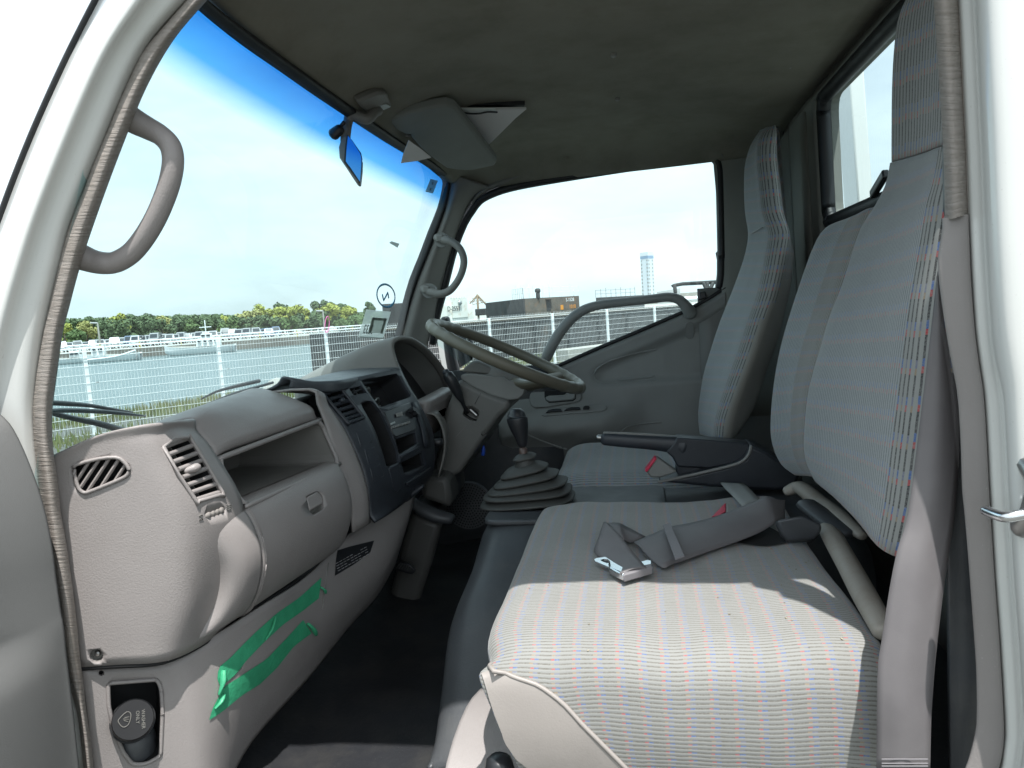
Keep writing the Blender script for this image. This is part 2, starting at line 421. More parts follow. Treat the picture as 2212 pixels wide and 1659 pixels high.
# windscreen rubber: header band and far side band
hu = [(453, 3), (567, 90), (652, 152), (737, 213), (870, 306), (937, 350), (966, 374)]
hl = [(428, 22), (520, 96), (608, 157), (690, 214), (830, 306), (915, 356), (946, 380)]
up_ = [PZ(u, v, z_(.428)) for u, v in hu]; lo_ = [PZ(u, v, z_(.410)) for u, v in hl]
up_ = [up_[0]+V((-.12, -.02, 0))]+up_; lo_ = [lo_[0]+V((-.12, -.02, 0))]+lo_
o = grid('windscreen_seal', [up_, [a.lerp(b, .5)+V((0, -.012, -.002)) for a, b in zip(up_, lo_)], lo_], M_BLACK, ws, 3, 3, th=.012)
lf = [(946, 380), (955, 390), (954, 410), (944, 450), (924, 500), (903, 556), (884, 603), (867, 663), (852, 730), (838, 790)]
rf = [(966, 374), (973, 386), (971, 410), (962, 452), (943, 505), (921, 560), (902, 608), (883, 668), (867, 735), (853, 800)]
a = VX(1.5, *lf); b = VX(1.5, *rf)
grid('windscreen_seal', [a, [p.lerp(q, .5)+V((-.008, -.008, 0)) for p, q in zip(a, b)], b], M_BLACK, ws, 2, 3, th=.014)
# far front pillar trim
l2 = [(966, 374), (972, 388), (970, 412), (961, 453), (942, 506), (920, 561), (901, 609), (882, 669), (866, 736), (850, 810)]
r2 = [(1062, 408), (1037, 416), (1015, 440), (998, 475), (978, 530), (962, 585), (946, 650), (936, 700), (924, 745), (908, 820)]
a = VX(1.502, *l2); b = VX(1.57, *r2)
grid('pillar_trim', [a, [p.lerp(q, .3)+V((-.022, -.006, 0)) for p, q in zip(a, b)], [p.lerp(q, .7)+V((-.022, .0, 0)) for p, q in zip(a, b)], b], M_PLAS2, cab, 3, 4, th=.01)

# roof lining
hp = [V((-.03, up_[0].y, z_(.43)))]+up_[1:]
def hy(x):
    for p, q in zip(hp, hp[1:]):
        if p.x <= x <= q.x: return p.y+(q.y-p.y)*(x-p.x)/(q.x-p.x)
    return hp[-1].y if x > hp[-1].x else hp[0].y
xs = (-.035, .05, .25, .5, .8, 1.1, 1.35, 1.47, 1.545, 1.575)
zf = (.452, .452, .445, .44, .438, .437, .434, .430, .415, .385)
zm = (.455, .47, .492, .50, .502, .50, .492, .478, .447, .405)
zr = (.455, .462, .472, .476, .477, .476, .472, .465, .45, .42)
rows = [[V((x, hy(x)+.035, z_(zz-.004))) for x, zz in zip(xs, zf)], [V((x, hy(x)+.002, z_(zz-.013))) for x, zz in zip(xs, zf)],
        [V((x, hy(x)-.05, z_(zz*.6+b*.4))) for x, zz, b in zip(xs, zf, zm)],
        [V((x, .30, z_(zz))) for x, zz in zip(xs, zm)], [V((x, .0, z_(zz+.002))) for x, zz in zip(xs, zm)],
        [V((x, -.28, z_(zz*.5+b*.5))) for x, zz, b in zip(xs, zm, zr)], [V((x, -.455, z_(zz))) for x, zz in zip(xs, zr)]]
lin = grid('roof_lining', rows, M_LINER, cab, 4, 5, th=.008)
box('roof_panel', (.77, .05, z_(.555)), (1.66, 1.16, .05), M_WHITE, cab, .02)
prism('roof_rail', [V((-.045, .60, z_(.47))), V((-.045, -.55, z_(.49))), V((-.045, -.55, z_(.56))), V((-.045, .60, z_(.56)))], (.03, 0, 0), M_WHITE, cab, .008)
# lining clips, cap buttons and the strap slot
for q in (tr('3', (700, 430), (690, 490), (598, 657)) + tr('2', (1765, 357), (1790, 643))):
    p = PZ(q[0], q[1], z_(.487)); tube('lining_clip', [p+V((-.006, 0, 0)), p+V((.006, 0, 0))], .006, M_PLAS2, lin, 2, 8, asp=.6)
for q in tr('2', (1457, 1015), (1820, 945)):
    p = PX(q[0], q[1], 1.53); tube('cap_button', [p+V((.012, 0, .012)), p+V((-.002, 0, -.002))], .011, M_LINER, lin, 2, 12)
a = [PZ(u, v, z_(.478)) for u, v in tr('1', (1985, 405), (2170, 355))]
tube('lining_strap', [a[0], a[0].lerp(a[1], .5)+V((0, 0, -.006)), a[1]], .008, M_LINER, lin, 4, 8, asp=.5)

# rear wall with window opening
def rrect(x0, x1, z0, z1, y0, y1, rad, n=5):
    return rounded([V((x0, y0, z0)), V((x1, y0, z0)), V((x1, y1, z1)), V((x0, y1, z1))], rad, n)
ywb, ywt = -.497, -.468
def ywall(z): return ywb+(ywt-ywb)*(z-z_(-.65))/1.12
hi = rrect(.47, 1.085, z_(.160), z_(.448), ywall(z_(.16)), ywall(z_(.448)), .045)
ho = []
for p in hi:
    c = V((.78, 0, z_(.3))); d = V((p.x-c.x, 0, p.z-c.z)); 
    tx = ((1.59-c.x) if d.x > 0 else (-.02-c.x))/d.x if abs(d.x) > 1e-6 else 1e9
    tz = ((z_(.515)-c.z) if d.z > 0 else (z_(-.7)-c.z))/d.z if abs(d.z) > 1e-6 else 1e9
    t = min(tx, tz); q = c+d*t; ho.append(V((q.x, ywall(q.z), q.z)))
# exact outer corners
def snap(cx, cz):
    j = min(range(len(ho)), key=lambda i: (ho[i].x-cx)**2+(ho[i].z-cz)**2); ho[j] = V((cx, ywall(cz), cz))
for cx in (-.02, 1.59):
    for cz in (z_(-.7), z_(.515)): snap(cx, cz)
ring('rear_wall', hi, ho, (0, -.03, 0), M_WALL, cab)
rw = mk('rear_window', [p+V((0, -.012, 0)) for p in hi], [tuple(range(len(hi)))], G_REAR, cab, False)
tube('rear_window_seal', [p+V((0, .004, 0)) for p in hi], .0165, M_BLACK, rw, 2, 8, closed=True, up=V((0, 1, 0)))
for x, w in ((1.17, .02), (1.30, .03)):
    tube('wall_rib', [V((x, ywall(z_(z))+.002, z_(z))) for z in (-.3, 0, .2, .46)], w, M_WALL, cab, 3, 10, up=V((0, 1, 0)), asp=.35)
o = box('window_latch', PY(1899, 398, -.455), (.08, .012, .016), M_BLKPL, rw, .003, Euler((0, R(20), 0)).to_matrix())
# far rear corner and far door-pillar trim
fx = [(1540, 330), (1546, 400), (1552, 480), (1556, 560), (1560, 640), (1588, 760), (1596, 900)]
a = VX(1.575, *fx)
b = [V((1.575, -.395, p.z)) for p in a]
c = [V((1.55, ywall(p.z)+.02, p.z)) for p in a]
d = [V((1.49, ywall(p.z)+.003, p.z)) for p in a]
a = [a[0]+V((0, .0, .12))]+a; b = [b[0]+V((0, 0, .1))]+b; c = [c[0]+V((0, 0, .1))]+c; d = [d[0]+V((0, 0, .1))]+d
grid('pillar_trim', [a, b, c, d], M_WALL, cab, 2, 4, th=.01)
grid('lower_pillar', [[V((1.578, y, z_(z))) for y in (-.20, -.28, -.36, -.44, -.5)] for z in (.03, -.15, -.4, -.74)], M_DOOR, cab, 2, 2, th=.01)
# strip above the far door between seal and lining
tp = tr('2', (870, 1260), (905, 1235), (990, 1180), (1150, 1125), (1400, 1080), (1700, 1035), (2000, 990), (2212, 962)) + tr('3', (100, 945), (200, 960), (250, 985))
b2 = tr('2', (850, 1330), (900, 1270), (1000, 1215), (1150, 1165), (1400, 1115), (1700, 1068), (2000, 1020), (2212, 990)) + tr('3', (100, 970), (200, 985), (262, 1030))
a = VX(1.565, *tp); b = VX(1.572, *b2)
grid('door_top_trim', [[p+V((.012, 0, .035)) for p in a], a, [p.lerp(q, .5)+V((-.006, 0, 0)) for p, q in zip(a, b)], b], M_PLAS2, cab, 2, 3, th=.008)

# floor, toe board, front bulkhead
xs = (-.04, .4, .8, 1.2, 1.6)
rows = [[V((x, y, z_(z))) for x in xs] for y, z in ((-.5, -.74), (.0, -.745), (.45, -.745), (.66, -.735), (.80, -.64), (.90, -.45), (.93, -.2))]
fl = grid('floor', rows, M_MAT, cab, 3, 4, th=.02)
box('front_panel', (.76, .985, z_(-.60)), (1.64, .04, .62), M_WHITE, cab, .01)
box('cowl', (.76, .93, z_(-.245)), (1.6, .13, .03), M_BLACK, cab, .008)

# ---------------------------------------------------------------- near front pillar (white body, wrinkled trim)
ys = (-190, -60, 0, 80, 147, 230, 300, 387, 483, 560, 650, 726, 806, 886, 953, 1020, 1106, 1256, 1400, 1540, 1659)
Lx = (320, 245.5, 213, 171.8, 139, 101, 70.6, 35.6, 0, -30, -62, -85, -105, -120, -125, -125, -120, -100, -85, -60, -40)
Tx = (590, 465, 405, 333, 292, 255, 226, 190, 152, 132, 110, 93, 80, 73, 75, 82, 91, 115, 135, 168, 182)
rows = []
for y, l, t in zip(ys, Lx, Tx):
    rows.append([PX(l-14, y, .06), PX(l, y, .012), PX(l+(t-l)*.18, y, -.028), PX(l+(t-l)*.42, y, -.046), PX(l+(t-l)*.60, y, -.030), PX(l+(t-l)*.85, y, -.022), PX(t+3, y, -.006)])
grid('door_pillar', rows, M_WHITE, cab, 3, 3, th=.004)
ly = [(y, l) for y, l in zip(ys, Lx)]
tube('pillar_edge_rubber', [PX(l-5, y, .012) for y, l in ly], .0042, M_BLACK, cab, 3, 8)
yy = (-200, -70, 0, 63, 110, 157, 210, 277, 347, 417, 493, 553, 613, 663, 713, 760, 820, 873, 920, 970, 1020, 1070, 1106, 1173, 1256, 1339, 1422, 1473, 1539, 1606, 1659, 1700)
Lx2 = (600, 470, 405, 350, 311, 287, 263, 236, 206, 180, 150, 133, 119, 108, 96, 88, 79, 74, 74, 77, 82, 88, 93, 103, 115, 127, 137, 148, 168, 177, 182, 186)
Rx2 = (640, 510, 448, 393, 360, 333, 307, 280, 253, 227, 200, 180, 163, 150, 137, 130, 122, 115, 113, 115, 122, 128, 131, 143, 155, 165, 173, 180, 187, 197, 202, 206)
rows = []
for y, l, r in zip(yy, Lx2, Rx2):
    rows.append([PX(l-6, y, .0), PX(l, y, -.012), PX(l*.7+r*.3, y, -.026), PX(l*.3+r*.7, y, -.022), PX(r, y, .002), PX(r-4, y, .05)])
grid('door_opening_trim', rows, M_WRINK, cab, 3, 3, uv='m')
# ---------------------------------------------------------------- near rear pillar
bl = [(1975, -220), (2008, -60)]+tr('3', (1625, 0), (1660, 500), (1690, 1000), (1700, 1420)); br = [(2040, -220), (2066, -60)]+tr('3', (1785, 0), (1810, 500), (1835, 1000), (1850, 1400))
rows = [[PX(l[0]+3, l[1], .035), PX(l[0], l[1], .0), PX(l[0]*.7+r[0]*.3, l[1], -.02), PX(l[0]*.3+r[0]*.7, r[1], -.022), PX(r[0], r[1], -.008)] for l, r in zip(bl, br)]
grid('door_opening_trim', rows, M_WRINK, cab, 3, 6, uv='m')
cl = tr('3', (1682, 1415), (1680, 1500)) + tr('6', (1655, 0), (1660, 150), (1700, 450), (1740, 680), (1780, 900), (1800, 1200), (1810, 1500)) + tr('9', (1825, 0), (1850, 300), (1880, 700), (1900, 1000), (1905, 1300), (1890, 1450), (1830, 1659), (1760, 1760))
crr = tr('3', (1853, 1388), (1856, 1500)) + tr('6', (1862, 0), (1868, 150), (1890, 450), (1918, 680), (1950, 900), (1970, 1200), (1985, 1500)) + tr('9', (1995, 0), (2020, 400), (2050, 800), (2065, 1050), (2080, 1330), (2080, 1500), (2050, 1659), (1990, 1800))
rows = [[PX(l[0]+2, l[1], .03), PX(l[0], l[1], -.004), PX(l[0]*.88+r[0]*.12, l[1]*.88+r[1]*.12, -.012), PX(l[0]*.12+r[0]*.88, l[1]*.12+r[1]*.88, -.017), PX(r[0], r[1], -.012), PX(r[0]+2, r[1], .0)] for l, r in zip(cl, crr)]
grid('pillar_cover', rows, mat('pillar_cover_plastic', (.25, .23, .222), .5, 420, .0007, .4, .05, 9, scuff=(.4, .38, .36)), cab, 3, 4)
wr = [(2036, -220), (2064, -60)] + tr('3', (1785, 0), (1810, 500), (1835, 1000), (1850, 1388)) + tr('6', (1862, 0), (1890, 450), (1918, 680), (1950, 900), (1970, 1200), (1985, 1500)) + tr('9', (1995, 0), (2020, 400), (2050, 800), (2070, 1100), (2085, 1400), (2080, 1500), (2050, 1700), (1990, 1830))
rows = []
for p in wr:
    w = 26 if p[1] < 800 else 30
    rows.append([PX(p[0]-4, p[1], .0), PX(p[0]+6, p[1], -.014), PX(p[0]+w, p[1], -.022), PX(p[0]+48, p[1], -.05), PX(p[0]+75, p[1], -.062), PX(p[0]+125, p[1], -.064), PX(p[0]+200, p[1], -.06), PX(p[0]+330, p[1], -.05)])
grid('door_pillar', rows, M_WHITE, cab, 3, 3, th=.004)
# door catch on the rear pillar
p = PX(2208, 1108, -.078)
tube('striker', [p+V((.03, -.03, .006)), p+V((-.002, -.014, .003)), p+V((-.008, .008, 0)), p+V((-.004, .018, -.002)), p+V((.02, .022, -.003))], .005, M_METAL, cab, 5, 10)
sb_ = tube('striker_base', [p+V((.03, -.016, .045)), p+V((.0, -.014, .03)), p+V((.004, -.012, .0)), p+V((.02, -.010, -.02))], .011, M_STEEL, cab, 4, 10)
grid('rear_corner', [[V((.05, y, z_(z))) for y in (-.33, -.38, -.44, -.50)] for z in (.49, .2, -.2, -.76)], M_TUN, cab, 2, 2, th=.01)
# frame posts of the load bed behind the rear window
bed = thing('load_bed_frame', 'white upright posts of the load bed guard behind the rear window', 'frame', (.78, -.75, z_(-.5)))
for kk, (u1, u2, w, xx, vt, vb) in enumerate(((1803, 1832, .05, 0, 150, 470), (1938, 1975, .05, 0, -60, 520))):
    q = tr('3', ((1000, 600), (1050, 1300))[0])
    a = PY(u1, vt, -.78); b = PY(u1+(22 if kk == 0 else 8), vb, -.78)
    t = (b-a); a2 = a-t*.25; b2 = b+t*.5
    wd_ = abs((PY(u2, vt, -.78)-PY(u1, vt, -.78)).x)
    prism('post', [a2, a2+V((-wd_, 0, 0)), b2+V((-wd_, 0, 0)), b2], (0, -.05, 0), M_WHITE, bed, .006)
box('cross_bar', (.75, -.81, z_(-.02)), (1.8, .05, .05), M_WHITE, bed, .006)

# ------------------------------------------------------------------ working on built surfaces
from mathutils.bvhtree import BVHTree
def bake(o):
    dg = bpy.context.evaluated_depsgraph_get(); me = bpy.data.meshes.new_from_object(o.evaluated_get(dg), depsgraph=dg)
    old = o.data; o.modifiers.clear(); o.data = me; bpy.data.meshes.remove(old); return o
_bv = {}
def on(o, u, v, off=0.0, reuse=True):
    """place on the surface of o seen at picture point (u, v); returns point and normal"""
    if o.name not in _bv or not reuse:
        T = root_loc(o) if o.parent else V(o.location)
        _bv[o.name] = BVHTree.FromPolygons([x.co+T for x in o.data.vertices], [tuple(p.vertices) for p in o.data.polygons])
    d = ray(u, v).normalized(); h, n, i, q = _bv[o.name].ray_cast(CAM, d)
    if h is None:
        h, n, i, q = _bv[o.name].find_nearest(CAM+d*1.2)
    if n.dot(d) > 0: n = -n
    return h+n*off, n
def loop_on(o, pts, off=0.0):
    r_ = [on(o, p[0], p[1]) for p in pts]; n = sum((q[1] for q in r_), V((0, 0, 0))).normalized()
    return [q[0]+n*off for q in r_], n
def slab(name, o, pts, h0, h1, mat_, parent, bev=0):
    lp, n = loop_on(o, pts, h0); return prism(name, lp, n*(h1-h0), mat_, parent, bev)
def hole(o, pts, depth, mat_, parent, name='recess', taper=.94, rnd=0, lean=V((0, 0, 0))):
    """cut a real opening into a solid sheet and line it"""
    lp, n = loop_on(o, pts)
    if rnd: lp = rounded(lp, rnd, 3)
    cut = prism('cutter', [p+n*.03 for p in lp], -n*.06, mat_, None)
    m = o.modifiers.new('cut', 'BOOLEAN'); m.operation = 'DIFFERENCE'; m.object = cut; m.solver = 'EXACT'
    bpy.context.view_layer.update(); keep = _bv.get(o.name); bake(o)
    me = cut.data; bpy.data.objects.remove(cut); bpy.data.meshes.remove(me)
    c = sum(lp, V((0, 0, 0)))/len(lp); k = len(lp)
    f = [p-n*.0015+(p-c).normalized()*.0008 for p in lp]; b = [c+(p-c)*taper-n*depth+lean for p in lp]
    vs_ = f+b; fs = [(i, (i+1) % k, k+(i+1) % k, k+i) for i in range(k)]+[tuple(range(k, 2*k))]
    p = mk(name, vs_, fs, mat_, parent, False); return p, lp, n
def bar(name, a, b, r, mat_, parent, asp=1.0, upn=V((0, 0, 1)), seg=8, power=2.0):
    return tube(name, [a, b], r, mat_, parent, 1, seg, up=upn, asp=asp, cap=True, round_=False, power=power)
def seam(name, o, pts, w, mat_, parent, off=.0, n=3):
    P = [on(o, u, v, off)[0] for u, v in pts]; return tube(name, P, w, mat_, parent, n, 6, cap=False)

def skin(name, surf, A, B, off, mat_, parent, n=14, m=5, th=.0):
    """sheet laid on a built surface between two traced edges"""
    def rs(pts, n):
        P = [V((p[0], p[1], 0)) for p in pts]; L_ = [0]
        for a, b in zip(P, P[1:]): L_.append(L_[-1]+(b-a).length)
        out_ = []
        for i in range(n+1):
            t = L_[-1]*i/n; j = 0
            while j < len(P)-2 and L_[j+1] < t: j += 1
            k = (t-L_[j])/max(1e-9, L_[j+1]-L_[j]); out_.append(P[j].lerp(P[j+1], k))
        return out_
    a, b = rs(A, n), rs(B, n)
    rows = [[on(surf, a[i].lerp(b[i], j/m).x, a[i].lerp(b[i], j/m).y, off)[0] for i in range(n+1)] for j in range(m+1)]
    return grid(name, rows, mat_, parent, 1, 1, th=th)

# ================================================================== DASHBOARD
dash = thing('dashboard', 'grey moulded dashboard with open shelf, slatted vents and dark centre panel', 'dashboard', (.75, .75, z_(-.65)))
# near end panel, wrapping round to the outer vent
C = {0: (.013, (96, 960), (100, 992), (106, 1012), (112, 1055), (130, 1150), (155, 1320), (172, 1442)),
     1: (.034, (190, 912), (200, 944), (201, 963), (205, 1010), (225, 1130), (245, 1310), (255, 1436)),
     2: (.055, (268, 894), (280, 923), (290, 945), (300, 985), (320, 1110), (335, 1300), (335, 1432)),
     3: (.080, (312, 884), (325, 916), (345, 938), (362, 985), (395, 1110), (405, 1290), (385, 1420)),
     4: (.130, (350, 880), (366, 912), (385, 928), (418, 972), (467, 1108), (462, 1270), (440, 1392)),
     5: (.200, (392, 872), (407, 904), (428, 930), (464, 975), (525, 1089), (530, 1250), (497, 1352))}
rows = []
for k in range(7):
    rows.append([PX(C[i][k+1][0], C[i][k+1][1], C[i][0])+(V((0, .001, -.001)) if i == 5 and 1 <= k <= 3 else V((0, 0, 0))) for i in range(6)])
front = [V((p.x+.01, .83, z_(-.155))) for p in rows[0]]
front = [V((p.x, max(.80, p.y+.05), z_(-.165))) for p in rows[1]]
rows = [front]+rows[1:]
endp = bake(grid('end_panel', rows, M_PLAS, dash, 5, 6, th=.005))
# side demister outlet
dm = tr('G', (150, 560), (430, 485), (640, 468), (730, 510), (790, 585), (803, 640), (770, 690), (690, 735), (500, 815), (300, 893), (245, 893), (190, 845), (150, 720), (137, 620))
pk, lp, n = hole(endp, dm, .035, M_HOLE, dash, 'side_demister')
bez = tube('bezel', [p+n*.001 for p in lp], .0026, M_PLAS, pk, 2, 6, closed=True)
for a, b in (((320, 500), (160, 750)), ((440, 480), (205, 835)), ((560, 475), (290, 885)), ((680, 480), (430, 865)), ((765, 540), (605, 785))):
    qa, qb = [on(endp, *q, reuse=True)[0]-n*.004 for q in tr('G', a, b)]
    bar('slat', qa, qb, .0038, M_PLAS, pk, .6)
# outer vent: deep rectangular outlet with eight slats, vanes and a thumb knob
vo = tr('G', (1215, 345), (1505, 230), (1555, 250), (1930, 890), (1895, 930), (1640, 1005), (1605, 990))
pk, lp, n = hole(endp, vo, .05, M_HOLE, dash, 'outer_vent')
tube('bezel', [p+n*.001 for p in lp], .003, M_PLAS, pk, 2, 6, closed=True)
la = tr('G', (1215, 345), (1290, 430), (1355, 520), (1420, 610), (1475, 705), (1530, 800), (1580, 890), (1615, 985))
ra = tr('G', (1545, 225), (1610, 310), (1670, 400), (1725, 490), (1780, 590), (1830, 690), (1875, 785), (1920, 885))
for (a, b) in zip(la, ra):
    qa, qb = [on(endp, *q)[0]-n*.003 for q in (a, b)]
    bar('slat', qa, qb, .0034, M_PLAS, pk, .9, upn=n)
for f in (.33, .66):
    q0 = on(endp, la[0][0]*(1-f)+ra[0][0]*f, la[0][1]*(1-f)+ra[0][1]*f)[0]-n*.02; q1 = on(endp, la[-1][0]*(1-f)+ra[-1][0]*f, la[-1][1]*(1-f)+ra[-1][1]*f)[0]-n*.02
    prism('vane', [q0, q1, q1-n*.02, q0-n*.02], (.0015, .0005, 0), M_PLAS2, pk)
q = [on(endp, *w)[0] for w in tr('G', (1530, 620), (1650, 585))]
tube('thumb_knob', [q[0]-n*.006, q[0].lerp(q[1], .5)+n*.003, q[1]-n*.003], [.004, .006, .0055], M_PLAS, pk, 4, 10)
# vent thumb wheel with its two marks
wh = tr('G', (1735, 1150), (1950, 1060), (1972, 1110), (1965, 1140), (1750, 1215), (1735, 1180))
pk, lp, n = hole(endp, wh, .02, M_HOLE, dash, 'vent_wheel')
qa, qb = [on(endp, *w)[0]-n*.004 for w in tr('G', (1745, 1178), (1945, 1105))]
tube('roller', [qa.lerp(qb, t/8) for t in range(9)], [.0052, .0064]*4+[.0052], M_VINYL, pk, 3, 10)
mk_ = tr('G', (1650, 1180), (1690, 1165), (1670, 1205), (1655, 1240), (1700, 1225), (1650, 1180))
tube('mark', [on(endp, *w, .0006)[0] for w in mk_], .0006, M_PLAS2, dash, 1, 4)
for dy in (0, 25, 50):
    w3 = tr('G', (1985, 1050+dy), (2005, 1058+dy), (2022, 1048+dy), (2042, 1056+dy))
    tube('mark', [on(endp, *w, .0006)[0] for w in w3], .0006, M_PLAS2, dash, 2, 4)
# screw well at the foot of the end panel
q, n = on(endp, 208, 1417)
hole(endp, [(208+15*math.cos(a), 1417+15*math.sin(a)) for a in [i*math.pi/6 for i in range(12)]], .012, M_PLAS2, dash, 'screw_well')
tube('screw', [q-n*.011, q-n*.008], .004, M_STEEL, dash, 1, 8)

grid('dash_top_filler', [[V((x, y, z_(z))) for x in (.08, .4, .8, 1.2, 1.5)] for y, z in ((.70, -.168), (.80, -.172), (.92, -.20))], M_CONS, dash, 2, 2, th=.004)
# padded shelf top (roll) and the open shelf under it
xs = (.203, .25, .33, .42, .50, .54, .56, .59)
cst = [PX(u, v, x) for u, v, x in ((408, 899, .203), (440, 883, .25), (480, 869, .33), (520, 855, .42), (555, 844, .50), (572, 838, .54), (582, 836, .56), (600, 834, .59))]
rows = [[V((x, .84, z_(-.165))) for x in xs], [p+V((0, .06, -.010)) for p in cst], cst,
        [V((x, .648-.03*(x-.2), z_(-.153))) for x in xs], [V((x, .636-.04*(x-.2), z_(-.174))) for x in xs], [V((x, .648-.04*(x-.2), z_(-.190))) for x in xs], [V((x, .70, z_(-.193))) for x in xs]]
for k_, uv_ in ((2, (407, 904)), (3, (428, 930)), (4, (464, 975))): rows[k_][0] = PX(uv_[0], uv_[1], .2)+V((.003, .002, -.001))
rows[1][0] = rows[2][0]+V((0, .06, -.012)); rows[5][0] = rows[4][0]+V((0, .012, -.014))
for r_ in rows[2:5]:
    r_[-1] = r_[-1]+V((0, .055, -.012)); r_[-2] = r_[-2]+V((0, .020, -.005)); r_[-3] = r_[-3]+V((0, .005, -.001))
grid('shelf_top', rows, M_PLAS, dash, 4, 5, th=.004)
sh = [V((.203, .636, z_(-.193))), V((.545, .622, z_(-.188))), V((.548, .592, z_(-.278))), V((.203, .600, z_(-.268)))]
lp = rounded(sh, .02, 4); bk = [V((min(.56, max(.21, p.x)), .80, p.z+.004)) for p in lp]; k = len(lp)
mk('shelf_recess', lp+bk, [(i, (i+1) % k, k+(i+1) % k, k+i) for i in range(k)]+[tuple(range(k, 2*k))], M_PLAS2, dash, False)
tube('shelf_rim', [p+V((0, -.002, 0)) for p in lp], .0045, M_PLAS, dash, 2, 8, closed=True)
# strip between shelf and centre panel
le = [(636, 822), (668, 838), (688, 872), (703, 915), (717, 965), (726, 1003), (742, 1040), (757, 1085), (762, 1150)]
re = [(676, 830), (690, 850), (710, 877), (735, 911), (757, 950), (772, 985), (785, 1020), (796, 1065), (800, 1130)]
a = VX(.548, *le); b = VX(.603, *re)
a[0] = V((.55, .78, z_(-.13))); b[0] = V((.60, .76, z_(-.125)))
grid('shelf_side', [a, [p.lerp(q, .5)+V((0, -.006, .002)) for p, q in zip(a, b)], b], M_PLAS, dash, 3, 3, th=.005)

# knee bulge: fixed outer piece and glove box lid
prof = [(.640, -.262), (.606, -.264), (.590, -.280), (.579, -.310), (.575, -.340), (.580, -.372), (.593, -.405), (.614, -.432), (.65, -.447)]
kdx = [.0, .004, .018, .040, .058, .062, .050, .025, .0]
def knee(x, k, sh=0): return [V((x+(kdx[i]*(1-k)**.5 if x < .2 else 0), y+sh+(1-k)*(.655-y)*1.0-.07*(x-.2)*k, z_(z-.02*(x-.1)))) for i, (y, z) in enumerate(prof)]
o = grid('knee_pad', [knee(x, k) for x, k in ((.070, .0), (.082, .18), (.098, .52), (.118, .82), (.145, .96), (.175, 1), (.201, 1))], M_PLAS, dash, 4, 4, th=.004)
lid = bake(grid('glove_box_lid', [knee(x, k) for x, k in ((.2035, .94), (.206, .985), (.215, 1), (.3, 1), (.42, 1), (.50, .98), (.535, .86), (.553, .62), (.564, .3))], M_PLAS, dash, 4, 4, th=.005))
lat = tr('4', (1985, 1560), (2060, 1520), (2095, 1560), (2100, 1640), (2030, 1680), (2000, 1650))
pk, lp, n = hole(lid, lat, .014, M_PLAS2, dash, 'latch_recess', rnd=.006)
slab('latch', lid, tr('4', (1985, 1565), (2055, 1525), (2085, 1560), (2090, 1605), (2010, 1650)), -.008, .0005, M_PLAS, dash, .002)
# lower panel
LC = ((.018, (177, 1446), (190, 1550), (203, 1659), (214, 1760)), (.05, (258, 1440), (268, 1550), (278, 1659), (286, 1760)), (.085, (345, 1434), (362, 1550), (378, 1659), (390, 1760)),
      (.12, (417, 1402), (445, 1540), (455, 1640), (462, 1750)), (.25, (567, 1309), (575, 1420), (563, 1520), (545, 1602)), (.42, (667, 1242), (690, 1330), (688, 1390), (670, 1462)),
      (.60, (757, 1152), (785, 1250), (775, 1315), (757, 1352)), (.72, (835, 1098), (845, 1190), (835, 1240), (812, 1292)), (.84, (905, 1036), (890, 1100), (874, 1155), (852, 1225)))
rows = [[PX(c[k+1][0], c[k+1][1], c[0]) for c in LC] for k in range(4)]
low = bake(grid('lower_panel', rows, M_PLAS, dash, 5, 6, th=.005))
# washer filler recess with its cap, and the small hole above it
wp = tr('7', (700, 1110), (1020, 1085), (1045, 1150), (1052, 1300), (1040, 1580), (950, 1630), (860, 1635), (800, 1560), (740, 1420), (705, 1260))
pk, lp, n = hole(low, wp, .05, M_HOLE, dash, 'filler_recess', rnd=.006, taper=1.0)
tube('rim', [p+n*.0005 for p in lp], .0028, M_PLAS, pk, 2, 6, closed=True)
hole(low, [(219+6*math.cos(a), 1454+6*math.sin(a)) for a in [i*math.pi/5 for i in range(10)]], .01, M_HOLE, dash, 'screw_hole')
hole(low, tr('7', (1535, 1035), (1555, 985), (1580, 980), (1565, 1020)), .012, M_HOLE, dash, 'torn_hole')
seam('panel_line', low, tr('7', (2128, 330), (2110, 470), (2090, 620), (2060, 950)), .0010, M_PLAS2, dash)
# seam shadow gap between upper and lower dash
tube('joint', [PX(u, v, x)+V((0, .004, 0)) for u, v, x in ((172, 1443, .016), (255, 1438, .036), (340, 1433, .06), (390, 1418, .09), (440, 1392, .13), (500, 1352, .2), (567, 1308, .26), (650, 1252, .40))], .004, M_HOLE, dash, 4, 6)
# warning plate
pl = skin('warning_plate', low, tr('8', (-40, 330), (-30, 250), (60, 222), (210, 185)), tr('8', (-45, 415), (20, 375), (80, 340), (185, 260)), .0012, M_BLKPL, dash, 8, 3)
rnd = random.Random(3)
for r_ in range(4):
    for c_ in range(9):
        if rnd.random() < .12: continue
        u = 724+c_*7.6+r_*1.5; v = 1224-c_*4.2+r_*5.2-6
        q, n = on(low, u, v, .0019); q2, _ = on(low, u+5.2, v-2.9, .0019)
        bar('print_mark', q, q2, .0009, M_PAPER, pl, .4, seg=4)

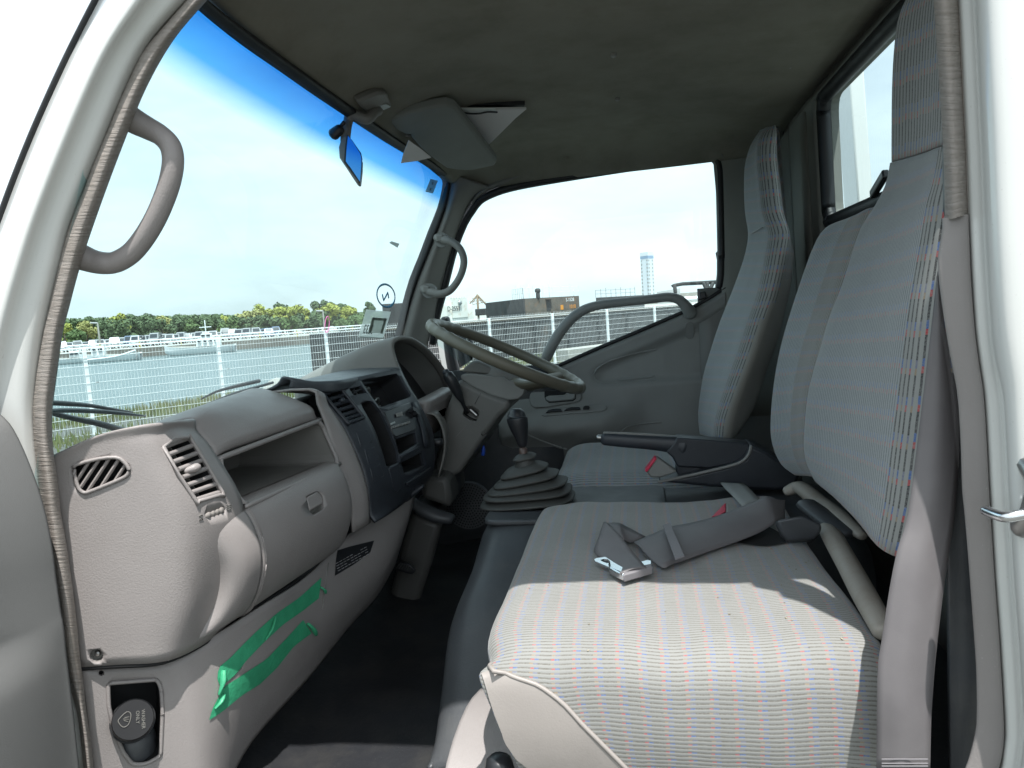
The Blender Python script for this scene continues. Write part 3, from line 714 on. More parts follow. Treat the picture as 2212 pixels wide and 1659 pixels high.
# centre panel
LE = [(676, 838), (690, 856), (708, 878), (732, 908), (754, 945), (770, 980), (783, 1012), (794, 1055), (799, 1108), (812, 1128)]
RE = [(862, 797), (870, 812), (880, 832), (894, 856), (910, 884), (922, 907), (931, 930), (936, 965), (933, 1015), (912, 1052)]
a = VX(.602, *LE); b = VX(.925, *RE)
rows = [a, [p.lerp(q, .12)+V((0, -.010, .003)) for p, q in zip(a, b)], [p.lerp(q, .5)+V((0, -.014, .004)) for p, q in zip(a, b)], [p.lerp(q, .9)+V((0, -.008, .002)) for p, q in zip(a, b)], b, [p+V((.015, .06, 0)) for p in b]]
con = bake(grid('centre_panel', rows, M_CONS, dash, 4, 4, th=.006))
# centre vent
cv = tr('K', (30, 405), (180, 350), (215, 375), (450, 670), (455, 705), (330, 750), (300, 740))
pk, lp, n = hole(con, cv, .05, M_HOLE, dash, 'centre_vent')
tube('bezel', [p+n*.001 for p in lp], .0045, M_CONS, pk, 2, 6, closed=True)
la = tr('K', (85, 460), (130, 515), (175, 570), (220, 625), (255, 675), (290, 715)); ra = tr('K', (240, 405), (285, 465), (330, 525), (370, 575), (410, 625), (435, 665))
for aa, bb in zip(la, ra): bar('slat', on(con, *aa)[0]-n*.003, on(con, *bb)[0]-n*.003, .0042, M_CONS, pk, .8, upn=n)
for f in (.33, .66):
    q0 = on(con, 60+0, 0)[0] if False else on(con, la[0][0]*(1-f)+ra[0][0]*f, la[0][1]*(1-f)+ra[0][1]*f)[0]-n*.018; q1 = on(con, la[-1][0]*(1-f)+ra[-1][0]*f, la[-1][1]*(1-f)+ra[-1][1]*f)[0]-n*.018
    prism('vane', [q0, q1, q1-n*.018, q0-n*.018], (.002, .0, 0), M_CONS, pk)
q = on(con, *tr('K', (255, 530))[0])[0]; tube('thumb_knob', [q-n*.004, q+n*.004], .006, M_CONS, pk, 2, 8)
# openings
op_ = hole(con, tr('K', (330, 410), (445, 380), (510, 450), (375, 475)), .02, M_HOLE, dash, 'switch_opening', rnd=.003)[0]
for aa, bb in (((350, 445), (470, 420)), ((380, 465), (440, 430)), ((400, 415), (430, 470))):
    bar('wire', on(con, *tr('K', aa)[0])[0]-V((0, -.006, 0)), on(con, *tr('K', bb)[0])[0]+V((0, .004, 0)), .002, M_BLKPL, op_, 1)
pk, lp, n = hole(con, tr('K', (450, 330), (790, 262), (820, 275), (945, 480), (930, 500), (650, 595), (625, 585)), .055, M_BLKPL, dash, 'radio_opening', rnd=.004)
for cc in ((655, 370), (750, 475)):
    q = on(con, *tr('K', cc)[0])[0]-n*.045; tube('bracket', [q+V((-.018, 0, .01)), q+V((.012, 0, .012)), q+V((.012, 0, -.012)), q+V((-.018, 0, -.010))], .004, M_STEEL, pk, 3, 6)
box('back_plate', on(con, *tr('K', (600, 430))[0])[0]-n*.05, (.09, .004, .07), M_STEEL, pk, .002)
hole(con, tr('K', (450, 560), (520, 530), (570, 545), (650, 640), (740, 840), (810, 1010), (830, 1130), (825, 1145), (720, 1195), (700, 1180), (670, 1060), (600, 850), (470, 610)), .05, M_HOLE, dash, 'slot', rnd=.004)
slab('slot_cover', con, tr('K', (722, 1210), (815, 1150), (845, 1250), (850, 1400), (800, 1450), (770, 1420)), -.002, .002, M_CONS, dash, .002)
# radio face with keys and knob
rad = slab('radio', con, tr('K', (670, 640), (930, 550), (950, 600), (990, 800), (985, 830), (790, 900), (760, 860)), -.004, .003, M_BLKPL, dash, .002)
n = on(con, *tr('K', (830, 730))[0])[1]
slab('display', con, tr('K', (785, 665), (845, 648), (855, 685), (795, 700)), .003, .0045, M_PLAS2, rad)
for i in range(6):
    cx, cy = 735+i*32, 798-i*10; slab('key', con, tr('K', (cx, cy), (cx+25, cy-8), (cx+30, cy+14), (cx+5, cy+22)), .003, .006, M_DOOR, rad, .0008)
slab('key', con, tr('K', (725, 765), (770, 745), (775, 765), (730, 785)), .003, .006, M_STEEL, rad, .0008)
for cc in ((965, 665), (930, 640)):
    q = on(con, *tr('K', cc)[0])[0]; tube('knob', [q, q+n*.016], .0085 if cc[0] > 940 else .006, M_BLKPL, rad, 2, 12, round_=False)
hole(con, tr('K', (790, 920), (985, 850), (1010, 960), (830, 1070), (800, 960)), .05, M_HOLE, dash, 'pocket', rnd=.003)
slab('pocket_lip', con, tr('K', (830, 1080), (1015, 985), (1022, 1010), (840, 1110)), -.001, .005, M_CONS, dash, .002)
hole(con, tr('K', (850, 1150), (1050, 1050), (1080, 1180), (880, 1260)), .06, M_HOLE, dash, 'pocket', rnd=.003)
slab('ashtray', con, tr('K', (885, 1350), (1130, 1190), (1125, 1225), (900, 1385)), -.001, .006, M_CONS, dash, .002)
for pts in (((400, 850), (510, 810), (565, 940), (445, 990)), ((480, 1020), (585, 985), (635, 1110), (520, 1170)), ((540, 1210), (640, 1160), (680, 1280), (570, 1350))):
    slab('blank_switch', con, tr('K', *pts), -.002, .0012, M_CONS, dash, .0015)
tube('ashtray_lip', [PX(*q, .80) for q in tr('D', (370, 400), (440, 330), (560, 230), (700, 130))], [.008, .012, .012, .008], M_CONS, dash, 4, 8, asp=.7)
skin('side_trim', con, tr('K', (950, 550), (985, 640), (1040, 800), (1075, 1000)), tr('K', (990, 555), (1050, 680), (1110, 850), (1130, 1000)), .005, M_CONS, dash, 8, 2, th=.004)
q = PX(*tr('K', (1195, 945))[0], .94); tube('knob', [q+V((0, .02, 0)), q+V((0, -.012, 0))], .011, M_BLKPL, dash, 2, 10)
# dark pad over the centre, running forward to the glass
pf = [(628, 819), (652, 823), (676, 827), (700, 828), (735, 826), (775, 818), (812, 810), (846, 801), (866, 796)]
pxs = (.553, .57, .59, .61, .64, .735, .83, .93, .97)
a = [PX(u, v, x) for (u, v), x in zip(pf, pxs)]
pad_b = [V((p.x, .72, z_(-.118))) for p in a]; pad_c = [V((p.x, .84, z_(-.15))) for p in a]
grid('centre_pad', [[p+V((0, .004, -.018)) for p in a], a, [p+V((0, .018, .006)) for p in a], pad_b, pad_c], mat('pad_vinyl', (.075, .085, .095), .4, 300, .0006, .4, .1, 12), dash, 4, 4, th=.005)

# instrument hood
rim = [(912, 890, .97), (897, 863, .968), (880, 836, .968), (862, 800, .968), (851, 770, .969), (847, 748, .972), (853, 735, .985), (872, 730, 1.03), (894, 735, 1.10), (924, 756, 1.19), (950, 786, 1.25), (967, 816, 1.28), (975, 850, 1.30)]
a = [PX(*q) for q in rim]
bk = []
for i, p in enumerate(a):
    t = i/(len(a)-1); bk.append(V((p.x-.085*(1-t)**1.5 + (.03 if t > .7 else 0), p.y+.13, p.z-.035-.02*abs(t-.5))))
bk2 = [p+V((0, .12, -.05)) for p in bk]
grid('instrument_hood', [[p+V((.006, .018, -.006)) for p in a], a, [p.lerp(q, .12)+V((0, 0, .004)) for p, q in zip(a, bk)], [p.lerp(q, .5)+V((0, 0, .006)) for p, q in zip(a, bk)], bk, bk2], M_PLAS2, dash, 3, 4, th=.005)
c0 = V((1.135, .66, z_(-.16)))
inn = [p.lerp(V((1.13, p.y+.11, z_(-.17))), .18)+V((0, .075, -.008)) for p in a]
grid('hood_liner', [[p+V((.007, .006, -.004)) for p in a], [p.lerp(q, .5)+V((.004, 0, -.004)) for p, q in zip(a, inn)], inn], M_DOOR, dash, 3, 3)
fc = [V((.965, .61, z_(-.27))), V((1.31, .60, z_(-.27))), V((1.32, .655, z_(-.13))), V((1.25, .68, z_(-.09))), V((1.03, .685, z_(-.085))), V((.965, .66, z_(-.12)))]
cl_ = prism('instrument_cluster', fc, (0, .03, 0), M_BLKPL, dash, .004)
tube('needle', TX('A', 1.05, (60, 640), (110, 590)), .0025, M_STEEL, cl_, 2, 6)
lg = [PX(*q) for q in ((905, 876, .955), (921, 868, .96), (940, 858, 1.02), (962, 846, 1.10), (976, 838, 1.16))]
grid('hood_ledge', [[p+V((0, .03, .003)) for p in lg], lg, [p+V((0, -.004, -.016)) for p in lg], [p+V((0, .0, -.03)) for p in lg], [p+V((0, .02, -.10)) for p in lg]], M_PLAS, dash, 3, 3, th=.004)
hv = prism('ledge_slot_shade', TX('A', 1.02, (130, 800), (240, 745), (225, 835), (165, 875)), (0, .003, .0), M_HOLE, dash)  # flat near-black patch paints the dark inside of a slot
lg2 = [PX(*q) for q in ((920, 895, .955), (940, 900, .96), (955, 930, .965), (958, 975, .965), (945, 1030, .965))]
grid('side_panel', [lg2, [p+V((.09, .015, 0)) for p in lg2], [p+V((.2, .06, 0)) for p in lg2]], M_PLAS2, dash, 3, 3, th=.004)

# green tape on the lower panel
def tape(label, A, B, curl=()):
    t = thing('tape_strip', label, 'tape', tuple(on(low, *A[0])[0]), 'green tape strips on the lower dash')
    skin('tape', low, A, B, .0014, M_GREEN, t, 22, 4)
    for a_, b_, r_ in curl:
        qa, na = on(low, *a_, .0035); qb, _ = on(low, *b_, .0035); tube('curled_end', [qa, qa.lerp(qb, .5)+na*.003, qb], [r_*.8, r_, r_*.6], M_GREEN, t, 4, 8, asp=.55)
    return t
tape('upper strip of green tape slanting across the lower dash', tr('7', (2080, 425), (1930, 560), (1790, 655), (1640, 790), (1530, 900), (1500, 935), (1410, 1010), (1405, 1080)), tr('7', (2062, 560), (1960, 640), (1830, 730), (1700, 850), (1590, 965), (1530, 1045), (1445, 1120), (1420, 1125)),
     [(tr('7', (1438, 1030))[0], tr('7', (1408, 1180))[0], .0052), (tr('7', (2068, 490))[0], tr('7', (2100, 528))[0], .004), (tr('7', (1775, 680))[0], tr('7', (1712, 825))[0], .0025)])
tape('lower strip of green tape with torn pointed lower end', tr('7', (1960, 700), (1850, 820), (1720, 955), (1560, 1060), (1450, 1130), (1370, 1280), (1352, 1345)), tr('7', (2015, 785), (1900, 870), (1790, 1010), (1680, 1115), (1560, 1190), (1440, 1290), (1354, 1347)),
     [(tr('7', (1985, 725))[0], tr('7', (2038, 795))[0], .0055), (tr('7', (1440, 1180))[0], tr('7', (1385, 1270))[0], .004)])
# washer tank cap
ct = PX(*tr('7', (862, 1345))[0], .042); dr = (CAM-ct).normalized()*.6+V((-.3, -.3, .3)); dr.normalize()
cap = thing('washer_tank', 'black washer tank filler cap inside the grey recess', 'filler cap', tuple(ct-dr*.05))
M_CAP = mat('cap_plastic', (.012, .012, .013), .42, 200, .0003, .3, .1, spec=.25)
M_EMB = mat('worn_embossing', (.16, .155, .14), .4, 0, var=.1)
tube('cap', [ct-dr*.022, ct-dr*.004, ct], [.0262, .0262, .0250], M_CAP, cap, 2, 28, round_=False)
tube('cap_rim', [ct-dr*.02, ct-dr*.017], [.0285, .0285], M_CAP, cap, 1, 28, round_=False)
tube('neck', [ct-dr*.07, ct-dr*.02], [.023, .021], M_CAP, cap, 1, 20, round_=False)
tube('tank', [ct-dr*.075+V((0, .01, -.06)), ct-dr*.06+V((0, 0, -.02))], [.04, .03], M_TUN, cap, 2, 12)
cx_ = rgt; cy_ = upv
xd = (cx_-dr*cx_.dot(dr)).normalized(); yd = dr.cross(xd)
def onc(a, b): return ct+xd*a+yd*b+dr*.0012
xr = (xd*.25-yd).normalized(); yr = dr.cross(xr)
text('cap_lettering', 'WASHER', .0062, onc(.0125, .001), xr, yr, M_EMB, cap, .0004)
text('cap_lettering', 'ONLY', .0062, onc(.005, .003), xr, yr, M_EMB, cap, .0004)
tube('cap_symbol', [onc(a_, b_) for a_, b_ in ((-.017, .000), (-.010, .009), (-.004, .006), (-.004, -.006), (-.010, -.010), (-.017, -.004))], .0006, M_EMB, cap, 3, 5, closed=True)
for j in (-.006, 0, .006): tube('cap_symbol', [onc(-.012+abs(j)*.2, j*.3), onc(-.0055, j*.5)], .0005, M_EMB, cap, 1, 5)

# ================================================================== STEERING
col = thing('steering_column', 'grey steering column shroud with black selector stalk below the wheel', 'steering column', (1.18, .5, z_(-.45)))
sh_ = TX('A', 1.075, (385, 395), (330, 520), (270, 680), (225, 800), (190, 930), (180, 1100), (130, 1350), (65, 1550), (150, 1585), (300, 1600), (420, 1540), (560, 1330), (700, 1130), (800, 980), (900, 850), (1000, 770), (1035, 665), (800, 590), (560, 480), (440, 410))
M_COL = mat('column_plastic', (.15, .147, .138), .5, 420, .0007, .4, .05, 9, scuff=(.3, .29, .28))
shr = bake(prism('shroud', sh_, (.21, 0, 0), M_COL, col, .016, seg=4))
prism('upper_shroud', TX('A', 1.085, (412, 358), (440, 328), (560, 318), (960, 362), (1010, 400), (1240, 445), (1190, 590), (1130, 640), (1010, 652), (800, 592), (560, 482), (425, 395)), (.19, 0, 0), M_DOOR, col, .014, seg=4)
prism('top_cover', TX('A', 1.09, (425, 298), (470, 240), (560, 165), (640, 165), (720, 205), (850, 275), (985, 352), (700, 330), (470, 308)), (.18, 0, 0), M_COL, col, .008, seg=3)
seam('joint_line', shr, tr('A', (668, 565), (630, 630), (595, 700)), .0008, M_HOLE, col)
seam('joint_line', shr, tr('A', (490, 960), (420, 1040), (350, 1110)), .0008, M_DOOR, col)
pk, lp, n = hole(shr, tr('A', (470, 730), (560, 715), (655, 780), (650, 830), (610, 915), (520, 890), (440, 830)), .04, M_HOLE, col, 'stalk_slot', rnd=.004)
bar('catch', on(shr, *tr('A', (520, 800))[0])[0]+V((.02, 0, .005)), on(shr, *tr('A', (600, 850))[0])[0]+V((.02, 0, 0)), .006, M_STEEL, pk)
hole(shr, [(p[0], p[1]) for p in tr('A', *[(705+35*math.cos(i*math.pi/5), 1060+35*math.sin(i*math.pi/5)) for i in range(10)])], .01, M_DOOR, col, 'screw_well')
st = TX('A', 1.06, (500, 800, 1.09), (465, 730, 1.07), (440, 670, 1.055), (400, 590, 1.05), (350, 490, 1.045), (300, 400, 1.04), (265, 345, 1.04))
sk = tube('stalk', st, [.005, .005, .006, .011, .0145, .0155, .015], M_BLKPL, col, 4, 14)
d = (st[-1]-st[-2]).normalized(); tube('stalk_button', [st[-1]+d*.008, st[-1]+d*.0125], .009, M_CONS, sk, 1, 14)
box('column_bracket', PX(*tr('A', (330, 1640))[0], 1.13), (.06, .03, .09), M_BLKPL, col, .006)

wh_ = thing('steering_wheel', 'brown grey two-spoke steering wheel with finger-grip rim', 'steering wheel', (1.186, .3526, z_(-.121)))
cw = V((1.186, .3526, z_(-.121))); ta, tb = .464, .036
nw = V((math.sin(tb), -math.sin(ta)*math.cos(tb), math.cos(ta)*math.cos(tb))); e1 = V((0, 1, 0)).cross(nw).normalized(); e2 = nw.cross(e1)
def wp_(a, r, h=0): return cw+(e1*math.cos(a)+e2*math.sin(a))*r+nw*h
ns = 96
grip = [(.0142 + (.0009*math.cos(i*2*math.pi/ns*32) if 12 < i % 48 < 40 else 0)) for i in range(ns)]
tube('rim', [wp_(2*math.pi*i/ns, .2225) for i in range(ns)], grip, M_BROWN, wh_, 2, 14, closed=True, up=nw, asp=1.12)
hub = [wp_(a, r, h) for a, r, h in ((0, .10, -.03), (.7, .095, -.028), (1.57, .075, -.025), (2.44, .095, -.028), (3.14, .10, -.03), (3.9, .11, -.03), (4.71, .115, -.03), (5.5, .11, -.03))]
hubo = prism('hub_pad', rounded(hub, .02, 3), -nw*.035, M_DOOR, wh_, .012, seg=4)
for a0 in (math.pi*1.25, math.pi*1.75):
    tube('spoke', [wp_(a0, .075, -.05), wp_(a0, .13, -.042), wp_(a0, .18, -.02), wp_(a0, .218, -.002)], [.030, .026, .022, .020], M_BROWN, wh_, 5, 10, up=nw, asp=.5)
em = [wp_(i*math.pi/8, .02, -.029)+(e2*.015) for i in range(16)]
tube('emblem', em, .0015, M_PLAS2, hubo, 1, 5, closed=True, up=nw)
bar('emblem', wp_(.5, .012, -.029)+e2*.015, wp_(3.64, .012, -.029)+e2*.015, .0015, M_PLAS2, hubo)

# ================================================================== SEATS
bench = thing('passenger_bench', 'grey striped two-person bench seat with plain vinyl side panel', 'seat', (.35, -.05, z_(-.62)))
colsx = [(.735, -.56), (.742, -.48), (.728, -.427), (.68, -.404), (.55, -.398), (.38, -.404), (.22, -.407), (.11, -.409), (.062, -.417), (.036, -.440), (.026, -.475), (.022, -.52), (.028, -.57), (.05, -.62)]
rws = [(.135, -.20), (.178, -.12), (.208, -.055), (.213, -.024), (.195, -.007), (.14, .0), (.06, .001), (-.03, -.004), (-.12, -.003), (-.20, .003), (-.25, .001), (-.272, -.02), (-.275, -.07), (-.27, -.14)]
rows = []
for i, (y, dz) in enumerate(rws):
    r_ = []
    for x, z in colsx:
        zz = z+dz if z > -.44 else max(z+dz*.35, -.66) if i > 2 else min(z, -.40+dz)
        if i < 5 and z <= -.44: zz = min(z, -.40+dz)
        t = max(0, -.43-z)
        yy = y-t*.38*(1 if y > 0 else 0)*min(1, y/.2) if y > 0 else y
        xx = x
        if x < .13 and y > .1 and z > -.43: yy -= .026*((.13-x)/.10)**2*min(1, (y-.1)/.1)
        if i < 3: xx = x+(.02*(3-i)/3 if x < .3 else -.02*(3-i)/3)
        if y < -.18 and x > .3 and x < .6: zz -= .01
        r_.append(V((xx, yy, z_(zz))))
    rows.append(r_)
def rumple(v):
    f = noise.noise(V((v.x*9, v.y*14, v.z*9)))*.0035 + noise.noise(V((v.x*24, v.y*30, 3)))*.001
    return v+V((0, 0, f))
cush = bake(grid('cushion', rows, M_CLOTH, bench, 5, 5, uv='m', th=0, disp=rumple))
face_cam(cush)
sk_a = tr('8', (884, 968), (962, 1004), (1060, 1045), (1150, 1080), (1260, 1115), (1350, 1170), (1450, 1250), (1550, 1360), (1650, 1460), (1750, 1560), (1850, 1660))
sk_b = tr('8', (890, 974), (908, 1036), (930, 1108), (962, 1208), (998, 1316), (1034, 1405), (1068, 1490), (1104, 1550), (1140, 1600), (1195, 1640), (1230, 1680))
skin('side_panel', cush, sk_a, sk_b, .0030, M_VINYL, cush, 20, 8)
tube('piping', [on(cush, *p, .002)[0] for p in sk_a], .003, M_VINYL, cush, 2, 6)
# backrests, lofted through traced sections
def loft_back(name, secs, thick, mats, parent, bulge=.012, matfn=None, n=3, topback=.03):
    rows = []
    for (fu, fv, fx), (nu, nv, nx), th in secs:
        f = PX(fu, fv, fx); g = PX(nu, nv, nx)
        d = V((0, -th, 0))
        rows.append([f+V((.004, -.03 if th > .05 else -th*.4, 0)), f, f.lerp(g, .12)+V((0, bulge*.9, 0)), f.lerp(g, .35)+V((0, bulge*.55, 0)), f.lerp(g, .65)+V((0, bulge*.55, 0)), f.lerp(g, .90)+V((0, bulge, 0)), g, g+V((-.004, -.03 if th > .05 else -th*.4, 0)), g+d+V((.12, .01, 0)), f.lerp(g, .5)+d, f+d])
    o = grid(name, rows, mats[0], parent, n, n, uv='m', closed_u=True)
    for m_ in mats[1:]: o.data.materials.append(m_)
    if matfn:
        nc = 11*n
        for i, p in enumerate(o.data.polygons): p.material_index = matfn(i//nc/n, (i % nc)/n)
    # close top and bottom
    bm = bmesh.new(); bm.from_mesh(o.data); bmesh.ops.holes_fill(bm, edges=[e for e in bm.edges if e.is_boundary], sides=0); bm.to_mesh(o.data); bm.free()
    for p in o.data.polygons: p.use_smooth = True
    return o
T = .10
near = [((1760, 1024, .49), (1945, 1205, .06), T*.6), ((1742, 985, .50), (1968, 1100, .05), T), ((1741, 920, .50), (1985, 980, .05), T), ((1751, 836, .50), (2000, 860, .05), T), ((1775, 753, .50), (2012, 745, .05), T), ((1795, 686, .50), (2022, 655, .05), T),
        ((1821, 620, .50), (2034, 570, .05), T), ((1843, 553, .50), (2046, 490, .05), T), ((1864, 495, .485), (2054, 430, .055), T), ((1893, 450, .45), (2062, 390, .06), T*.9), ((1919, 402, .40), (2068, 345, .065), T*.8), ((1930, 353, .365), (2072, 310, .07), T*.7)]
head = [((1931, 350, .365), (2072, 306, .07), T*.72), ((1931, 300, .34), (2076, 250, .07), T*.75), ((1932, 200, .31), (2080, 140, .07), T*.75), ((1936, 117, .29), (2084, 40, .075), T*.7), ((1945, 50, .275), (2086, -40, .08), T*.6), ((1962, 5, .26), (2086, -90, .09), T*.5), ((1990, -30, .23), (2070, -110, .12), T*.3)]
loft_back('backrest', near, T, [M_CLOTH2, M_CLOTHS], bench, .012, lambda r, c: 1 if c > 4.9 else 0)
loft_back('headrest', head, T, [M_CLOTHS], bench, .010)
T2 = .09
mid = [((1722, 1026, .70), (1775, 1030, .49), T2*.5), ((1692, 1003, .71), (1762, 1000, .485), T2*.9), ((1673, 962, .715), (1756, 950, .48), T2), ((1668, 915, .715), (1758, 900, .48), T2), ((1675, 830, .715), (1768, 820, .48), T2), ((1692, 740, .715), (1790, 735, .48), T2),
       ((1722, 640, .715), (1825, 630, .48), T2), ((1749, 562, .712), (1852, 552, .48), T2), ((1768, 517, .705), (1875, 492, .48), T2), ((1788, 493, .69), (1890, 453, .48), T2*.8), ((1806, 484, .67), (1896, 446, .48), T2*.45)]
loft_back('centre_backrest', mid, T2, [M_CLOTH2, M_CLOTH], bench, .010, lambda r, c: 1 if c > 3.4 else 0)

drv = thing('driver_seat', 'tall grey driver seat with striped side bolster and integral headrest', 'seat', (1.2, -.05, z_(-.6)))
dsec = [((1515, 936, 1.42), (1553, 955, .99), .07), ((1511, 890, 1.43), (1560, 900, .98), .10), ((1521, 813, 1.43), (1590, 815, .98), .10), ((1538, 753, 1.43), (1612, 755, .98), .10), ((1558, 693, 1.43), (1633, 690, .98), .095), ((1581, 636, 1.43), (1650, 640, .98), .09),
        ((1600, 586, 1.43), (1662, 588, .98), .085), ((1613, 545, 1.42), (1670, 542, .985), .08), ((1619, 505, 1.39), (1674, 502, 1.02), .065), ((1613, 460, 1.35), (1660, 458, 1.06), .07), ((1611, 412, 1.33), (1653, 400, 1.075), .07), ((1613, 362, 1.32), (1647, 340, 1.08), .068), ((1625, 318, 1.30), (1650, 298, 1.09), .055), ((1648, 280, 1.27), (1664, 273, 1.12), .03)]
def dm_(r, c):
    if c < 4.9: return 0
    if r < 5.6 and c > 6.0+max(0, (r-3)*.4): return 2
    return 1
loft_back('backrest', dsec, .1, [M_CLOTH2, M_CLOTHS, M_PLAIN], drv, .010, dm_)
seam_pts = [PX(1619, 507, 1.385), PX(1640, 500, 1.25)+V((0, .014, 0)), PX(1660, 490, 1.09)+V((0, .014, 0))]
tube('seam', seam_pts, .0014, M_DOOR, drv, 4, 5)
rows = []
dcx = [(.955, -.56), (.945, -.48), (.955, -.435), (1.0, -.412), (1.10, -.412), (1.2, -.416), (1.3, -.412), (1.40, -.414), (1.44, -.44), (1.45, -.52)]
for i, (y, dz) in enumerate([(.16, -.14), (.205, -.075), (.222, -.035), (.205, -.012), (.15, 0), (.0, -.003), (-.12, -.002), (-.22, .0)]):
    rows.append([V((x, y-max(0, -.43-z)*.3*(1 if y > 0 else 0), z_(z+dz))) for x, z in dcx])
grid('cushion', rows, M_CLOTH2, drv, 4, 4, uv='m')
box('seat_base', (1.2, -.03, z_(-.62)), (.4, .38, .16), M_TUN, drv, .02)

# hinge bars behind the cushions
hb = thing('backrest_bracket', 'pair of worn beige hinge bars behind the bench cushion', 'bracket', (.3, -.33, z_(-.5)))
for pts, rr in ((TX('E', 0, (1070, 530, .47), (1130, 620, .42), (1260, 850, .30), (1400, 1110, .19), (1500, 1290, .13), (1580, 1450, .09)), [.012, .017, .017, .017, .016, .014]),
                (TX('E', 0, (730, 220, .68), (850, 190, .67), (1020, 320, .58), (1180, 430, .50), (1330, 560, .44), (1390, 610, .42)), [.012, .016, .017, .015, .012, .009])):
    tube('hinge_bar', pts, rr, mat('worn_beige_vinyl', (.34, .31, .27), .55, 300, .0006, .4, .1, 8, dirt=(.17, .13, .09), dscale=16, dlo=.45), hb, 5, 10, asp=.8)
tube('hinge_plate', TX('E', .46, (900, 330, .55), (1100, 480, .48), (1280, 590, .43)), [.02, .022, .014], M_TUN, hb, 4, 8, asp=.5)
prism('hinge_cover', TX('E', .40, (640, 470), (860, 430), (1040, 500), (1040, 560), (980, 640), (760, 650), (690, 590)), (.02, 0, -.012), M_TUN, hb, .006)
box('back_floor', (.42, -.36, z_(-.60)), (.80, .20, .04), M_MAT, hb, .004)

# ================================================================== BELTS
belt = thing('shoulder_belt', 'grey seat belt strap hanging straight down beside the near door pillar', 'seat belt', (.0, -.3, z_(-.6)))
Lb = tr('6', (1650, 100), (1625, 330), (1600, 550), (1540, 1050), (1460, 1659))[:-1]+tr('9', (1460, 0), (1390, 250), (1340, 500), (1290, 830), (1265, 1000), (1258, 1300), (1255, 1700))
Rb = tr('6', (1656, 150), (1705, 430), (1755, 700), (1795, 1150), (1770, 1659))[:-1]+tr('9', (1765, 0), (1720, 300), (1680, 600), (1640, 950), (1620, 1200), (1610, 1400), (1604, 1700))
xb = [.04, .04, .035, .03, .02, .01, .0, -.01, -.015, -.02, -.02]
rows = [[PX(p[0], p[1], x) for p, x in zip(Lb, xb)], [PX((p[0]+q[0])/2, (p[1]+q[1])/2, x-.006) for p, q, x in zip(Lb, Rb, xb)], [PX(q[0], q[1], x+.006) for q, x in zip(Rb, xb)]]
def webbing():
    m, t, b = newmat('belt_webbing'); b.inputs['Roughness'].default_value = .55
    tc = t.nodes.new('ShaderNodeTexCoord'); sx = t.nodes.new('ShaderNodeSeparateXYZ'); t.links.new(tc.outputs['UV'], sx.inputs[0])
    u, v = N(t, sx.outputs[0]), N(t, sx.outputs[1])
    h = noise_n(t, 1, 2, .5, 'UV', (2200, 500, 1)); g = noise_n(t, 9, 5)
    c = mixc(t, ramp(t, g, (.35, 0), (.7, 1)), (.135, .125, .128), (.175, .163, .165)); t.links.new(c.s, b.inputs['Base Color'])
    t.links.new(bumpn(t, h, .35, .0005).s, b.inputs['Normal']); return m
M_WEB = webbing()
grid('strap', rows, M_WEB, belt, 4, 4, th=.0015, uv='m')
for dv in (0, 9, 15):
    tube('stitching', [PX(u, 1640+dv, -.0262) for u in range(1905, 2005, 9)], .0007, M_BELTD, belt, 1, 4)
lap = thing('lap_belt', 'loose lap belt with chrome tongue lying on the bench cushion', 'seat belt', (.5, .0, z_(-.41)))
def HZ(z, *pts): return [PZ(p[0], p[1], z_(p[2] if len(p) > 2 else z)) for p in tr('H', *pts)]
tE = HZ(-.385, (1995, 262, -.372), (1890, 236, -.362), (1740, 290, -.368), (1560, 362, -.376), (1350, 440, -.383), (1120, 500, -.388), (890, 545, -.392), (700, 620, -.394), (505, 705, -.396))
bE = HZ(-.40, (1985, 490, -.385), (1940, 530, -.388), (1790, 615, -.394), (1560, 705, -.398), (1300, 795, -.399), (1060, 880, -.399), (920, 925, -.399), (800, 965, -.400), (640, 850, -.400))
tE.insert(0, tE[0]+V((.03, -.02, -.01))); bE.insert(0, bE[0]+V((.03, -.02, -.006)))
grid('strap', [tE, [a.lerp(b, .5)+V((0, 0, .004)) for a, b in zip(tE, bE)], bE], M_WEB, lap, 4, 4, th=.0014, uv='m')
kp = HZ(-.386, (812, 562), (888, 537), (1040, 885), (942, 918)); prism('keeper', [p+V((0, 0, .003)) for p in kp], (0, 0, .003), M_BELTD, lap, .001)
l1 = HZ(-.385, (195, 500, -.378), (140, 660, -.384), (97, 810, -.398), (210, 885, -.396), (300, 950, -.392), (372, 1030, -.388)); r1 = HZ(-.385, (240, 515, -.376), (340, 610, -.376), (430, 720, -.380), (520, 830, -.386), (590, 910, -.388), (640, 968, -.386))
grid('strap', [l1, [a.lerp(b, .5)+V((0, 0, .003)) for a, b in zip(l1, r1)], r1], M_WEB, lap, 4, 3, th=.0014, uv='m')
l2 = HZ(-.39, (240, 508, -.379), (345, 503, -.381), (430, 540, -.388), (625, 645, -.397)); r2_ = HZ(-.39, (330, 600, -.382), (400, 672, -.386), (440, 700, -.394), (492, 708, -.400))
grid('strap', [l2, r2_], M_WEB, lap, 4, 3, th=.0014, uv='m')
tp_ = HZ(-.396, (100, 905), (125, 893), (215, 880), (300, 935), (345, 1000), (300, 1020), (250, 985), (110, 925)); hl = HZ(-.396, (165, 912), (200, 902), (240, 905), (272, 935), (262, 945), (230, 945), (205, 938), (170, 920))
ring('tongue', hl, tp_, (0, 0, .0035), M_METAL, lap, .0006)
bd = HZ(-.402, (248, 1000), (300, 990), (400, 1048), (650, 975), (712, 985), (712, 1035), (400, 1130), (260, 1065))
prism('tongue_bar', [p+V((0, 0, .002)) for p in bd], (0, 0, .012), M_METAL, lap, .003)
